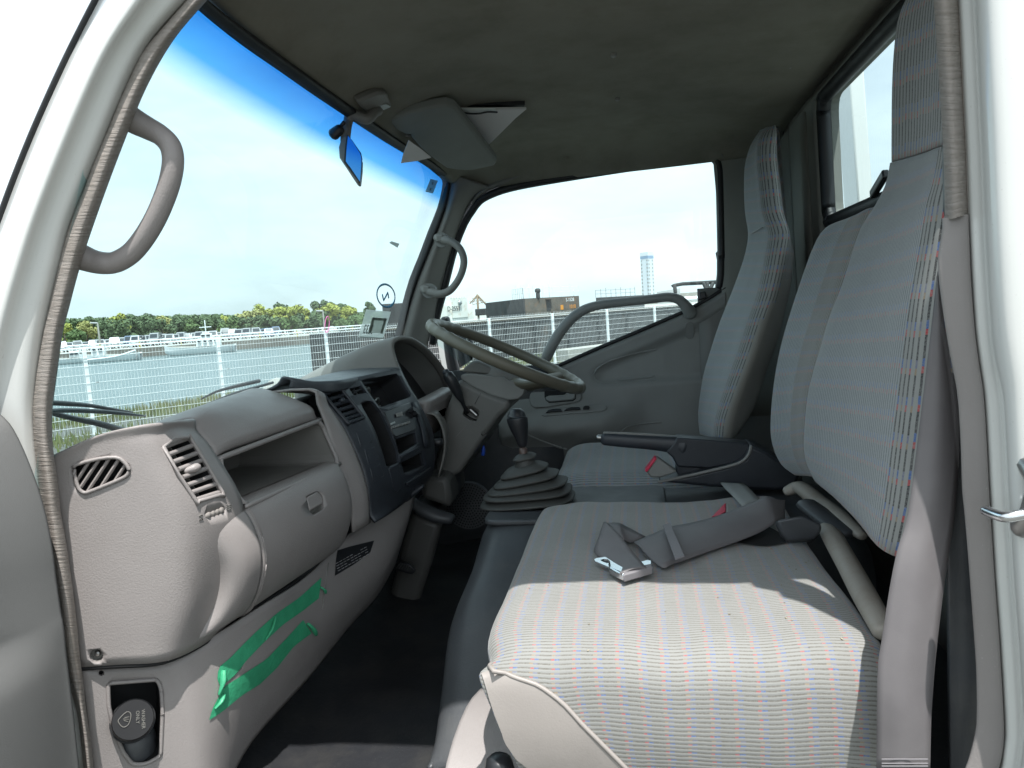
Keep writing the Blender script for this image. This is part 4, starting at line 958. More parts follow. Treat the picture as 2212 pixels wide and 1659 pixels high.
bk_ = HZ(-.400, (405, 1060), (700, 1000), (705, 1035), (405, 1125)); prism('tongue_cover', [p+V((-.004, 0, .001)) for p in bk_], (0, 0, .012), M_BELTD, lap, .002)
l3 = HZ(-.394, (1405, 85, -.393), (1450, 140, -.392), (1540, 230, -.391), (1640, 335, -.392)); r3 = HZ(-.394, (1640, 92, -.393), (1690, 130, -.391), (1740, 180, -.391), (1830, 280, -.392))
ctr = thing('centre_belt', 'flat grey centre seat belt strap lying across the far end of the bench', 'seat belt', tuple(l3[0]))
grid('strap', [l3, r3], mat('pale_webbing', (.30, .31, .30), .7, 0, var=.06), ctr, 3, 3, th=.0014)
bkl = thing('buckle', 'seat belt buckle with bright red button half under the lap belt', 'buckle', tuple(HZ(-.40, (1400, 430))[0]))
prism('release_button', HZ(-.385, (1320, 442), (1455, 300), (1462, 300), (1462, 385), (1400, 425)), (.012, 0, -.012), M_RED, bkl, .002)
prism('buckle_body', HZ(-.385, (1464, 290), (1600, 350), (1560, 420), (1464, 400)), (.014, 0, -.012), M_PLAS2, bkl, .003)
gap = thing('seat_gap_shade', 'black patch painting a shaded gap in the bench cloth beneath the lap belt loop', 'opening', tuple(HZ(-.41, (1800, 690))[0]))
skin('opening', cush, tr('H', (1535, 712), (1640, 660), (1780, 600), (1900, 555), (2000, 610), (2125, 690)), tr('H', (1535, 715), (1640, 738), (1780, 758), (1900, 764), (2010, 745), (2110, 722)), .003, M_HOLE, gap, 10, 3)  # near-black sheet on the cloth paints the shade of a gap

# ================================================================== GEAR LEVER, PARKING BRAKE, TUNNEL
tun = thing('engine_tunnel', 'dark grey vinyl engine hump rising between floor and bench', 'engine cover', (.6, .1, z_(-.7)))
tp2 = [(1.02, -.56), (.98, -.47), (.90, -.437), (.72, -.437), (.66, -.445), (.56, -.48), (.46, -.535), (.38, -.60), (.31, -.66), (.26, -.715)]
rows = []
for y, sq in ((.335, .16), (.345, .05), (.325, .012), (.27, 0), (.1, 0), (-.2, 0), (-.40, 0)):
    rows.append([V((x, y+(.02 if z < -.5 else 0), z_(max(-.72, z-sq)))) for x, z in tp2])
tn = bake(grid('hump', rows, M_TUN, tun, 4, 4, th=.006, disp=lambda v: v+V((0, 0, .006*noise.noise(V((v.x*7, v.y*10, v.z*7)))))))
bx0 = [V((x, y, z_(-.444))) for x, y in ((.66, .335), (.66, -.05), (.93, -.05), (.93, .335))]
prism('lever_plinth', rounded(bx0, .03, 3), (0, 0, .012), M_TUN, tun, .004)
sbm = bake(grid('seat_foot', [[V((x, y, z_(z))) for x, z in ((.34, -.62), (.22, -.59), (.10, -.60), (.03, -.66), (.0, -.76))] for y in (.28, .26, .2, .05, -.15)], M_PLAS, tun, 3, 3, th=.006))
p = PX(1078, 1650, .05); tube('seat_bolt', [p+V((0, 0, -.02)), p], [.022, .018], M_BLKPL, tun, 2, 12)

gl = thing('gear_lever', 'black gear lever knob on folded grey rubber boot', 'gear lever', (.8, .2, z_(-.437)))
k0 = [PX(*q, .80) for q in tr('C', (820, 150), (822, 215), (850, 330), (880, 450), (900, 575))]
tube('knob', k0, [.019, .0235, .0215, .0165, .0115], M_BLKPL, gl, 5, 20)
sf = [PX(*q, .80) for q in tr('C', (902, 570), (912, 700), (930, 800))]; tube('shaft', sf, [.0085, .0098, .010], mat('brown_shaft', (.10, .07, .06), .35, 0, var=.1), gl, 2, 14)
def tier(name, cl, cr_, y0, zt, depth, tilt, m=M_RUBB, rimw=1.0):
    a = PX(*tr('C', cl)[0], .80); b = PX(*tr('C', cr_)[0], .80)
    L_ = (b-a).length/2; c = (a+b)/2; ex = (b-a).normalized(); ey = V((1, 0, 0)); up_n = ey.cross(ex)
    if up_n.z < 0: up_n = -up_n
    secs = []
    for sc, h in ((.60, zt*.9), (.82, zt*.42), (.965, zt*.12), (1.0, .0005), (.995, -.0035), (.90, -.0055), (.70, -.005)):
        lp = []
        for i in range(28):
            t = 2*math.pi*i/28; cx, sy = math.cos(t), math.sin(t)
            cx = math.copysign(abs(cx)**.62, cx); sy = math.copysign(abs(sy)**.62, sy)
            lp.append(c+ex*(L_*sc*cx)+ey*(depth*sc*sy)+up_n*h)
        secs.append(lp)
    vs_ = [p for s_ in secs for p in s_]; fs = []
    for i in range(len(secs)-1):
        for j in range(28): fs.append((i*28+j, i*28+(j+1) % 28, (i+1)*28+(j+1) % 28, (i+1)*28+j))
    fs.append(tuple(range(28)))
    o = mk(name, vs_, fs, m, gl); fixn(o); sub(o, 1); return o
tier('boot_fold', (325, 1395), (1640, 1290), 0, .017, .080, 2)
tier('boot_fold', (362, 1290), (1600, 1190), 0, .018, .073, 2)
tier('boot_fold', (418, 1235), (1535, 1075), 0, .017, .065, 2)
tier('boot_fold', (502, 1150), (1412, 965), 0, .017, .055, 2)
tier('boot_fold', (597, 1030), (1258, 865), 0, .018, .042, 2)
tier('boot_collar', (770, 790), (1090, 725), 0, .010, .026, 2)
bs = [PX(*q, .80) for q in tr('C', (945, 900), (930, 780))]; tube('boot_neck', bs, [.026, .021], M_RUBB, gl, 2, 16)

pb = thing('parking_brake', 'charcoal parking brake lever lying level beside the driver seat', 'brake lever', (.85, -.1, z_(-.42)))
lv = [PX(*q, .84) for q in tr('Q', (728, 540), (900, 553), (1100, 567), (1300, 585), (1360, 600))]
tube('grip', lv, [.014, .0155, .0165, .020, .022], M_CONS, pb, 4, 14, up=V((1, 0, 0)), asp=1.0, power=3)
lt = [PX(*q, .84) for q in tr('Q', (725, 497), (900, 503), (1100, 514), (1310, 530))]; tube('grip_strip', lt, .0045, M_PLAS2, pb, 3, 8)
bt = [PX(*q, .84) for q in tr('Q', (740, 530), (675, 528))]; tube('release_button', bt, .006, M_STEEL, pb, 1, 12)
prism('brake_body', TX('Q', .82, (1310, 530), (1600, 553), (1885, 580), (1897, 605), (1840, 690), (1760, 740), (1570, 778), (1310, 765), (1270, 690), (1220, 645), (1260, 600)), (.05, 0, 0), M_CONS, pb, .006)
prism('brake_housing', TX('Q', .80, (1900, 592), (2020, 640), (2120, 700), (2212, 765), (2310, 810), (2250, 930), (2100, 960), (1600, 930), (1150, 885), (1400, 832), (1700, 762), (1850, 700)), (.10, 0, 0), M_CONS, pb, .008)
tube('housing_edge', TX('Q', .798, (1900, 600), (1880, 665), (1820, 725), (1700, 765), (1400, 835), (1160, 885)), .0035, M_DOOR, pb, 4, 6)
prism('housing_infill', TX('Q', .83, (1300, 755), (1560, 775), (1560, 800), (1320, 840), (1300, 800)), (.04, 0, 0), M_CONS, pb, .003)
db = thing('buckle', 'driver seat belt buckle with red edge beside the brake lever', 'buckle', tuple(PX(1425, 1030, .79)))
prism('buckle_body', TX('Q', .775, (1060, 805), (1145, 690), (1310, 805), (1180, 852), (1100, 852)), (.03, 0, 0), M_DOOR, db, .004)
prism('release_button', TX('Q', .772, (1050, 795), (1132, 690), (1147, 700), (1065, 812)), (.028, 0, 0), M_RED, db, .0015)

# ================================================================== FOOTWELL
M_DUCT = mat('duct_plastic', (.085, .083, .078), .5, 300, .0006, .3, .08)
fw_ = thing('footwell_duct', 'grey heater duct column standing in the dark footwell', 'duct', (1.0, .8, z_(-.7)))
prism('duct', TX('D', 1.0, (590, 390), (920, 520), (860, 700), (800, 950), (700, 1250), (660, 1400), (560, 1410), (320, 1430), (400, 1100), (480, 750)), (.22, .04, 0), M_DUCT, fw_, .02, seg=3)
prism('duct_top', TX('D', 1.0, (700, 20), (970, 30), (1000, 220), (1010, 370), (680, 260)), (.25, .02, 0), M_DUCT, fw_, .015)
tube('duct_collar', TX('D', .99, (600, 300), (720, 380), (860, 440), (1000, 470)), [.02, .026, .026, .02], M_TUN, fw_, 3, 8, asp=.7)
pe = thing('foot_pedal', 'small ribbed dark pedal low in the footwell', 'pedal', tuple(PX(*tr('D', (520, 1000))[0], .93)))
pdp = TX('D', .93, (420, 960), (480, 920), (560, 940), (640, 1010), (600, 1060), (430, 1010)); prism('pad', pdp, (.05, .02, -.012), M_BLKPL, pe, .004)
for i in range(6):
    a_, b_ = TX('D', .928, (430+i*28, 985+i*6), (475+i*22, 930+i*8)); bar('rib', a_, b_, .0015, M_RUBB, pe, seg=5)
spk = thing('speaker_grille', 'round perforated speaker grille in the far footwell', 'speaker', tuple(PX(*tr('D', (1180, 330))[0], 1.30)))
sc = PX(*tr('D', (1185, 335))[0], 1.30)
tube('cone_frame', [sc+V((.02, 0, 0)), sc], .072, M_TUN, spk, 1, 28, round_=False, up=V((0, 0, 1)))
bm = bmesh.new()
for ri in range(1, 9):
    for j in range(ri*6):
        t = 2*math.pi*j/(ri*6); c = sc+V((-.0012, .0082*ri*math.cos(t), .0082*ri*math.sin(t)))-root_loc(spk)
        bmesh.ops.create_circle(bm, cap_ends=True, segments=6, radius=.0026, matrix=Matrix.Translation(c) @ Matrix.Rotation(math.pi/2, 4, 'Y'))
me = bpy.data.meshes.new('perforations'); bm.to_mesh(me); bm.free(); me.materials.append(M_HOLE); o = bpy.data.objects.new('perforations', me); COL.objects.link(o); o.parent = spk; tag(o, kind='stuff')
kick = thing('kick_panel', 'dark lower side panel beyond the pedals', 'panel', (1.5, .5, z_(-.7)))
grid('panel', [[V((x, y, z_(z))) for x, y in ((1.05, .80), (1.35, .72), (1.54, .5), (1.56, .25))] for z in (-.18, -.35, -.55, -.78)], M_TUN, kick, 3, 3, th=.006)
bt_ = thing('blue_tag', 'small bright blue plastic tag hanging under the steering column', 'tag', tuple(PX(1044, 978, 1.15)))
q = [PX(*p, 1.15) for p in tr('A', (702, 1215), (700, 1260), (695, 1320))]; tube('tag', q, [.004, .0075, .0075], M_BLUE, bt_, 3, 10, asp=.7)

# crumbs and grit on the bench cloth
rn = random.Random(9); bm = bmesh.new()
for (u, v) in tr('9', (680, 295), (800, 330), (640, 475), (660, 590), (440, 630), (815, 320), (670, 690), (710, 705), (820, 880), (1030, 825), (690, 355), (735, 375), (530, 490), (690, 470), (340, 690), (900, 340)) + tr('8', (1220, 497), (1095, 570), (1375, 1640), (1600, 900)) + [(rn.uniform(1180, 1850), rn.uniform(1150, 1380)) for _ in range(12)]:
    p, n = on(cush, u, v, .001); s_ = rn.uniform(.0006, .0016)
    bmesh.ops.create_icosphere(bm, subdivisions=1, radius=s_, matrix=Matrix.Translation(p) @ Matrix.Rotation(rn.uniform(0, 3), 4, 'Z') @ Matrix.Diagonal((1.8, .8, .5, 1)))
me = bpy.data.meshes.new('crumbs'); bm.to_mesh(me); bm.free(); me.materials.append(mat('crumb', (.30, .26, .19), .8, 0, var=.8, vscale=60)); o = bpy.data.objects.new('crumbs', me); COL.objects.link(o)
tag(o, 'scattered crumbs and grit on the bench cushion', 'crumbs', kind='stuff')

# ================================================================== DRIVER DOOR (far side)
fd = thing('driver_door', 'dark grey driver door lining with open-view window and tall grab bar', 'door', (1.6, .1, z_(-.62)))
sl = [(1080, 848), (1130, 825), (1207, 791.5), (1290, 755), (1380, 717), (1474, 676.5), (1520, 653), (1550, 634), (1566, 624)]
sp = VX(1.585, *sl)
rows = []
zl = [None, -.012, -.05]
def bul(y, z):            # how far the armrest stands out from the lining
    a = max(0, min(1, (y+.02)/.12)); a = a*a*(3-2*a)
    b = math.exp(-((z+.385)/.055)**2)
    return .055*a*b
lev = (0, .010, .03, .07, .12, .17, .21, .25, .29, .33, .40, .50, .60)
for k, d in enumerate(lev):
    r_ = []
    for p in sp:
        zb = z_(-.78); z = p.z+(zb-p.z)*((d)/.60)
        zr = z-ZC; x = 1.585-(.012 if k > 0 else 0)-bul(p.y, zr)-(.012*math.exp(-((zr+.30)/.03)**2)*max(0, min(1, (p.y+.02)/.12)))
        r_.append(V((x, p.y, z)))
    rows.append(r_)
def sst(t): t = max(0, min(1, t)); return t*t*(3-2*t)
def silz(y):
    for a, b in zip(sp, sp[1:]):
        if b.y <= y <= a.y: return a.z+(b.z-a.z)*(a.y-y)/(a.y-b.y)
    return sp[0].z if y > sp[0].y else sp[-1].z
def press(v):            # shallow pressed panel towards the rear of the lining
    if v.x > 1.59: return v
    s = sst((.155-v.y)/.05)*sst((v.z-z_(-.262))/.02)*sst((silz(v.y)-.045-v.z)/.035)
    return v+V((.016*s, 0, 0))
M_DRP = mat('door_lining_plastic', (.265, .27, .26), .5, 420, .0006, .4, .06, 8, scuff=(.36, .36, .35))
pan = bake(grid('door_lining', rows, M_DRP, fd, 8, 6, th=.012, disp=press))
tube('sill_seal', [p+V((-.004, 0, .003)) for p in sp], .0065, M_BLACK, fd, 3, 8)
# window frame seal and glass
wl = tr('5', (600, 560), (620, 400), (655, 270), (700, 90)) + tr('2', (740, 1600), (800, 1450), (850, 1370), (900, 1305), (980, 1260), (1100, 1220), (1300, 1180), (1700, 1115), (2000, 1070), (2212, 1040)) + tr('3', (90, 1022), (170, 1018), (215, 1045), (235, 1110), (242, 1300), (250, 1659)) + tr('6', (247, 0), (246, 120), (235, 200))
wpt = VX(1.60, *wl)
gp = [p+V((.004, 0, 0)) for p in crs(wpt, 2)] + [p+V((.02, 0, -.01)) for p in reversed(crs(sp, 2))]
wg = mk('window_glass', gp, [tuple(range(len(gp)))], G_SIDE, fd, False)
tube('window_seal', [p+V((-.012, 0, 0)) for p in wpt], .0135, M_BLACK, wg, 3, 8, up=V((1, 0, 0)), asp=1.25)
fr_o = [p+V((.015, (.03 if p.y > .35 else -.03 if p.y < -.25 else 0), .03)) for p in wpt]
grid('window_frame', [[p+V((.004, 0, 0)) for p in wpt], fr_o], M_BLACK, fd, 2, 2, th=.02)
prism('door_skin', [V((1.66, .62, z_(-.85))), V((1.66, -.36, z_(-.85))), V((1.64, -.36, z_(-.02))), V((1.64, .1, z_(-.16))), V((1.64, .62, z_(-.36)))], (.02, 0, 0), M_WHITE, fd)
prism('door_sill', [V((1.575, .95, z_(-.75))), V((1.575, -.52, z_(-.75))), V((1.70, -.52, z_(-.75))), V((1.70, .95, z_(-.75)))], (0, 0, -.05), M_BLACK, fd)
# tall grab bar on the door
gb = tr('W', (845, 915, 1.55), (880, 840, 1.54), (940, 735, 1.535), (1030, 625, 1.53), (1130, 552, 1.53), (1260, 513, 1.53), (1450, 490, 1.53), (1650, 468, 1.53), (1770, 455, 1.53), (1850, 475, 1.535), (1905, 530, 1.545), (1935, 575, 1.56))
tube('grab_bar', [PX(*q) for q in gb], [.018, .018, .0175, .0165, .0155, .0145, .014, .014, .0145, .0155, .018, .022], M_DRP, fd, 5, 14, up=V((1, 0, 0)))
slab('screw_cover', pan, [(1490+12*math.cos(t)*(.8 if abs(math.sin(t)) < .5 else 1), 713+19*math.sin(t)) for t in [i*math.pi/8 for i in range(16)]], 0, .003, M_DRP, fd, .001)
# pressed panel line (arc) and little tray
seam('panel_edge', pan, tr('B', (2212, 30), (1900, 90), (1550, 190), (1350, 290), (1270, 380), (1265, 450), (1310, 510), (1450, 535), (1800, 520), (2212, 500)), .0035, M_DRP, fd, -.001)
slab('pull_tray', pan, tr('B', (1600, 490), (1640, 475), (2180, 418), (2200, 435), (2170, 462), (1650, 515)), -.001, .004, M_DRP, fd, .002)
# door handle
slab('handle_plate', pan, tr('B', (265, 700), (330, 625), (420, 600), (600, 600), (960, 580), (1050, 620), (1060, 800), (1010, 850), (560, 930), (330, 945), (265, 900), (245, 800)), -.002, .006, M_DRP, fd, .004)
pk = slab('handle_recess_shade', pan, tr('B', (480, 680), (520, 655), (940, 640), (970, 660), (975, 800), (930, 835), (560, 868), (500, 830), (478, 770)), .004, .0075, M_HOLE, fd, .002)  # raised near-black slab paints the dark of a recess
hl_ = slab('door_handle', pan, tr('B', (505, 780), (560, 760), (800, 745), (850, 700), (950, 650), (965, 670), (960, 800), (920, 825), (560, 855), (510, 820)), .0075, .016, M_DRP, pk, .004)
# switch plate with three switches
spl = slab('switch_plate', pan, tr('B', (430, 1055), (520, 985), (560, 960), (1080, 905), (1400, 880), (1450, 910), (1455, 950), (1400, 990), (1100, 1020), (480, 1072)), .0, .004, M_DRP, fd, .003)
for pts in (((505, 1030), (540, 985), (620, 965), (740, 965), (765, 1005), (600, 1015)), ((785, 1000), (820, 960), (900, 935), (1030, 935), (1048, 975), (880, 985)), ((1080, 975), (1085, 930), (1120, 912), (1170, 915), (1190, 940), (1175, 972))):
    slab('switch', pan, tr('B', *pts), .004, .010, M_BLKPL, spl, .002)
seam('pocket_edge', pan, tr('B', (2300, 1160), (2000, 1185), (1800, 1225), (1720, 1270), (1660, 1330)), .003, M_DRP, fd)
seam('lower_edge', pan, tr('B', (150, 1300), (250, 1370), (450, 1455), (650, 1530), (820, 1580)), .004, M_DRP, fd)
q = VX(1.57, *tr('W', (2000, 480), (2005, 420), (2050, 410), (2060, 460)))
prism('window_clip', q, (.02, 0, 0), M_BLKPL, fd, .003)

# ================================================================== PASSENGER DOOR (open, at the left edge)
pd_ = thing('passenger_door', 'open passenger door with grey grained lining at the left edge', 'door', (-.1, .75, z_(-.6)))
ed = [(-70, 850), (0, 903), (33, 953), (67, 1036), (88, 1106), (103, 1180), (112, 1250), (122, 1320), (128, 1352), (136, 1410), (142, 1456), (152, 1540), (165, 1659), (176, 1760)]
E0 = [PX(u, v, -.05) for u, v in ed]
off1 = [0]*8+[.0, .022, .028, .03, .03, .03]
rows = []
for kx, dy, k in ((.0, .0, 0), (-.012, -.004, 0), (-.10, .015, 1), (-.30, .05, 1), (-.62, .10, 1)):
    rows.append([p+V((kx, dy+.012*k-(o_*k), 0)) for p, o_ in zip(E0, off1)])
rows.insert(0, [p+V((.004, .05, 0)) for p in E0])
M_DLIN = mat('grained_door_lining', (.125, .125, .122), .55, 700, .0006, .4, .05, 6)
grid('door_lining', rows, M_DLIN, pd_, 4, 4, th=.01)
grid('door_skin', [[p+V((x, .11, 0)) for p in E0] for x in (.0, -.3, -.65)], M_WHITE, pd_, 2, 2, th=.004)

# ================================================================== GRAB HANDLES
gh = thing('grab_handle', 'large pale grey grab handle on the near windscreen pillar', 'grab handle', tuple(PX(200, 560, .03)), 'pillar grab handles')
hp_ = tr('1', (800, 740, .01), (880, 790, .015), (960, 832, .02), (1045, 880, .022), (1105, 950, .022), (1122, 1050, .022), (1100, 1180, .022), (1055, 1310, .022), (1000, 1430, .022), (930, 1545, .022), (850, 1640, .022)) + tr('4', (760, 36, .022), (690, 47, .02), (610, 36, .018), (520, 5, .012))
tube('handle', [PX(*q) for q in hp_], [.0165, .015, .0135, .0125, .0125, .0125, .0125, .0125, .0125, .0125, .0125, .013, .0135, .0145, .0165], M_PLAS, gh, 5, 16, up=V((1, 0, 0)))
gf = thing('grab_handle', 'small grey grab handle on the far windscreen pillar', 'grab handle', tuple(PX(940, 635, 1.5)), 'pillar grab handles')
gpts = [(945, 514, 1.50), (960, 518, 1.475), (978, 524, 1.465), (994, 538, 1.46), (1002, 560, 1.46), (999, 584, 1.46), (988, 608, 1.46), (971, 628, 1.46), (950, 635, 1.465), (930, 630, 1.475), (916, 624, 1.50)]
tube('handle', [PX(*q) for q in gpts], [.015, .0135, .012, .0115, .0115, .0115, .0115, .012, .0125, .0135, .015], M_PLAS2, gf, 5, 12, up=V((1, 0, 0)))
for u, v in ((951, 515), (922, 625)):
    p = PX(u, v, 1.475); box('end_cap', p+V((-.004, 0, 0)), (.012, .022, .02), M_PLAS2, gf, .003)
for u, v in ((953, 518), (926, 628)):
    p = PX(u, v, 1.492); tube('socket', [p, p+V((.02, 0, 0))], .024, M_DOOR, gf, 1, 14, round_=False)

# ================================================================== SUN VISOR, PAPERS, MIRROR
vis = thing('sun_visor', 'folded grey sun visor against the roof above the driver', 'sun visor', tuple(PZ(950, 290, z_(.43))))
def vz(cy): return .462-.075*(cy-295)/730
def MZ(dz, *pts): return [PZ(p[0], p[1], z_(vz(q[1])+dz)) for p, q in zip(tr('M', *pts), pts)]
vb = MZ(0, (640, 480), (665, 450), (880, 380), (1100, 325), (1290, 297), (1385, 330), (1440, 395), (1600, 600), (1800, 860), (1848, 925), (1825, 972), (1560, 1027), (1400, 1020), (1280, 1000), (1150, 905), (1000, 780), (893, 665), (885, 625), (820, 622), (720, 572))
prism('visor_pad', vb, (0, 0, .022), M_VISOR, vis, .008, seg=3)
hb_ = MZ(.006, (825, 628), (885, 640), (860, 660), (815, 645)); prism('visor_clip', hb_, (0, 0, .02), M_PLAS2, vis, .003)
pp = thing('paper_folder', 'pale document folder tucked behind the sun visor, right corner showing', 'folder', tuple(PZ(1050, 260, z_(.46))))
fp = MZ(.024, (1100, 345), (2180, 340), (2060, 440), (1890, 610), (1750, 745), (1640, 640)); prism('cover', fp, (0, 0, .006), M_PAPER, pp, .001)
prism('spine', MZ(.032, (1080, 285), (2165, 292), (2150, 330), (1090, 330)), (0, 0, .012), M_BLKPL, pp, .002)
prism('sheet', MZ(.022, (1410, 335), (1830, 332), (1840, 375), (1450, 375)), (0, 0, .002), mat('white_card', (.80, .84, .82), .7, 0, var=.02), pp)
tube('cord', MZ(.018, (1420, 360), (1520, 385), (1640, 388), (1740, 370), (1850, 372)), .0022, M_BLKPL, pp, 4, 6)
pp2 = thing('paper_sheet', 'pale paper corner sticking out under the left edge of the sun visor', 'paper', tuple(PZ(880, 340, z_(.42))))
prism('sheet', MZ(-.035, (860, 690), (1000, 790), (1112, 880), (960, 918), (775, 942), (800, 840)), (0, 0, .0015), M_PAPER, pp2)

mir = thing('interior_mirror', 'grey rear view mirror on a curved arm above the windscreen', 'mirror', tuple(PX(760, 300, .64)))
ap = [on(lin, *q[:2], q[2])[0] for q in tr('M', (470, 300, .012), (390, 318, .018), (300, 335, .026))]
arm = ap + [PX(*q) for q in tr('M', (225, 395, ap[2].x*.55+.29), (180, 480, .66), (160, 580, .645), (150, 700, .64))]
tube('arm', arm, [.012, .0115, .011, .0105, .010, .010, .010], M_PLAS2, mir, 5, 12)
hsg = TX('M', .63, (112, 640), (160, 628), (215, 700), (300, 830), (322, 890), (320, 1000), (302, 1165), (272, 1160), (205, 1060), (140, 960), (85, 880), (76, 760))
prism('housing', hsg, (.045, .012, 0), M_PLAS2, mir, .005)
gls = TX('M', .628, (165, 645), (215, 705), (303, 845), (315, 900), (312, 1000), (298, 1155), (200, 1010), (140, 930), (150, 780)); MG = mat('mirror_glass', (.8, .82, .84), .02, 0, var=0, metal=1); MGB = mat('blue_mirror_glass', (.06, .22, .50), .05, 0, var=0, metal=1)
prism('glass', [p+V((-.004, -.004, 0)) for p in gls], (-.001, -.001, 0), MGB, mir)
prism('frame', [p+V((-.0025, -.0025, 0)) for p in inset(gls, -.003)], (-.001, -.001, 0), M_BLACK, mir)
lb = thing('roof_lamp', 'small dusty lamp housing on the roof above the mirror arm', 'lamp', tuple(PZ(800, 210, z_(.47))))
lm = slab('housing', lin, tr('M', (232, 195), (470, 95), (580, 110), (635, 250), (510, 300), (365, 325), (290, 270)), -.004, .014, M_PLAS2, lb, .005)
slab('lens', lin, tr('M', (475, 225), (560, 200), (615, 235), (520, 275)), .013, .018, M_STEEL, lb, .002)
cm_ = thing('mirror_sensor', 'small black round fitting on the glass beside the mirror', 'fitting', tuple(PX(728, 290, .62)))
tube('body', TX('M', .63, (20, 620), (90, 560)), [.012, .010], M_BLKPL, cm_, 2, 12); tube('stem', TX('M', .64, (90, 540), (135, 485)), .004, M_BLKPL, cm_, 2, 8)

# ================================================================== STICKERS AND MARKS ON THE WINDSCREEN
def wsn(u, v, off=-.002): p, n = on(ws, u, v); return p+n*(.002 if off < 0 else off)
def sticker(name, label, cat, pts, m):
    lp = [wsn(*p) for p in pts]; t = thing(name, label, cat, tuple(lp[0])); prism('film', lp, (0, .0008, 0), m, t); return t
def film(name, col, clear):
    m, t, b = newmat(name); t.nodes.remove(b); o = t.nodes['Material Output']
    tb = t.nodes.new('ShaderNodeBsdfTransparent'); tl = t.nodes.new('ShaderNodeBsdfTranslucent'); tl.inputs[0].default_value = col+(1,); ms = t.nodes.new('ShaderNodeMixShader'); ms.inputs[0].default_value = 1-clear
    df = t.nodes.new('ShaderNodeBsdfDiffuse'); df.inputs[0].default_value = col+(1,); m2 = t.nodes.new('ShaderNodeMixShader'); m2.inputs[0].default_value = .35
    t.links.new(tl.outputs[0], m2.inputs[1]); t.links.new(df.outputs[0], m2.inputs[2]); t.links.new(tb.outputs[0], ms.inputs[1]); t.links.new(m2.outputs[0], ms.inputs[2]); t.links.new(ms.outputs[0], o.inputs[0]); return m
M_STK = film('sticker_grey', (.55, .58, .56), .12); M_STK2 = film('clear_sticker', (.80, .84, .80), .55); M_STKG = film('sticker_green', (.45, .62, .54), .3)
M_INK = mat('dark_ink', (.06, .07, .07), .7, 0, var=0); M_MARK = mat('blue_marker', (.01, .22, .40), .5, 0, var=0)
xw = V((1, 0, 0)); zw = V((0, .35, -.93)).normalized()
def wtext(t, body, size, u, v, m, ang=0):
    p = wsn(u, v, .004); a = ray(u+20, v+ang)-ray(u, v)
    p2 = wsn(u+20, v+ang, .004); xd_ = (p-p2).normalized(); p3 = wsn(u, v-20, .004); yd_ = (p3-p).normalized()
    text('lettering', body, size, p, xd_, yd_, m, t, .0003)
s1 = sticker('window_label', 'tiny grey label in the far top corner of the windscreen', 'sticker', tr('2', (575, 1158), (622, 1170), (590, 1252), (542, 1240)), M_STK)
wtext(s1, '197', .012, 932, 396, M_INK, 4); wtext(s1, '1.2A', .012, 928, 408, M_INK, 4)
s2 = sticker('inspection_sticker', 'pale square inspection sticker with mirrored number low on the windscreen', 'sticker', tr('5', (158, 345), (318, 360), (268, 535), (107, 525)), M_STK2)
prism('printed_square', [wsn(*p, .004) for p in tr('5', (190, 395), (283, 402), (255, 500), (165, 495))], (0, -.0006, 0), film('print_pale', (.62, .64, .60), .3), s2)
for pts in (((190, 395), (283, 402), (278, 418), (186, 411)), ((190, 395), (205, 396), (180, 495), (165, 495)), ((268, 400), (283, 402), (255, 500), (240, 499))):
    prism('print_bar', [wsn(*p, .006) for p in tr('5', *pts)], (0, -.0006, 0), film('print_grey', (.30, .31, .28), .2), s2)
prism('print_bar', [wsn(*p, .004) for p in tr('5', (112, 518), (268, 528), (266, 535), (108, 525))], (0, -.0006, 0), M_STK, s2)
wtext(s2, '3233', .036, 793, 712, M_INK, 2)
s3 = sticker('green_sticker', 'small pale green sticker on the glass near the instrument hood', 'sticker', tr('5', (88, 605), (160, 612), (140, 690), (65, 680)), M_STKG)
prism('printed_arch', [wsn(*p, .004) for p in tr('5', (90, 640), (115, 618), (150, 640), (140, 645), (115, 630), (98, 645))], (0, -.0006, 0), mat('green_ink', (.10, .30, .25), .7, 0, var=0), s3)
prism('printed_bar', [wsn(*p, .004) for p in tr('5', (80, 655), (145, 660), (142, 670), (77, 665))], (0, -.0006, 0), mat('green_ink_dark', (.12, .32, .27), .7, 0, var=0), s3)
sticker('paper_scrap', 'scrap of clear torn label stuck mid-windscreen', 'sticker', tr('2', (308, 1572), (322, 1562), (373, 1578), (360, 1603)), M_STK)
mk1 = thing('marker_drawing', 'blue marker circle with a mirrored letter N on the windscreen', 'drawing', tuple(wsn(832, 638)))
cpts = tr('5', *[(285+58*math.cos(t)+8*math.sin(t), 256+74*math.sin(t)) for t in [i*2*math.pi/24+1.6 for i in range(25)]])
tube('circle', [wsn(*p, .002) for p in cpts], [.003]*20+[.0036, .0042, .0042, .0036, .003], M_MARK, mk1, 2, 6, asp=.5, up=V((0, 1, 0)))
tube('letter', [wsn(*p, .002) for p in tr('5', (262, 250), (266, 268), (270, 287), (284, 262), (297, 236), (300, 252), (303, 270))], .0032, M_MARK, mk1, 1, 6, asp=.5, up=V((0, 1, 0)))

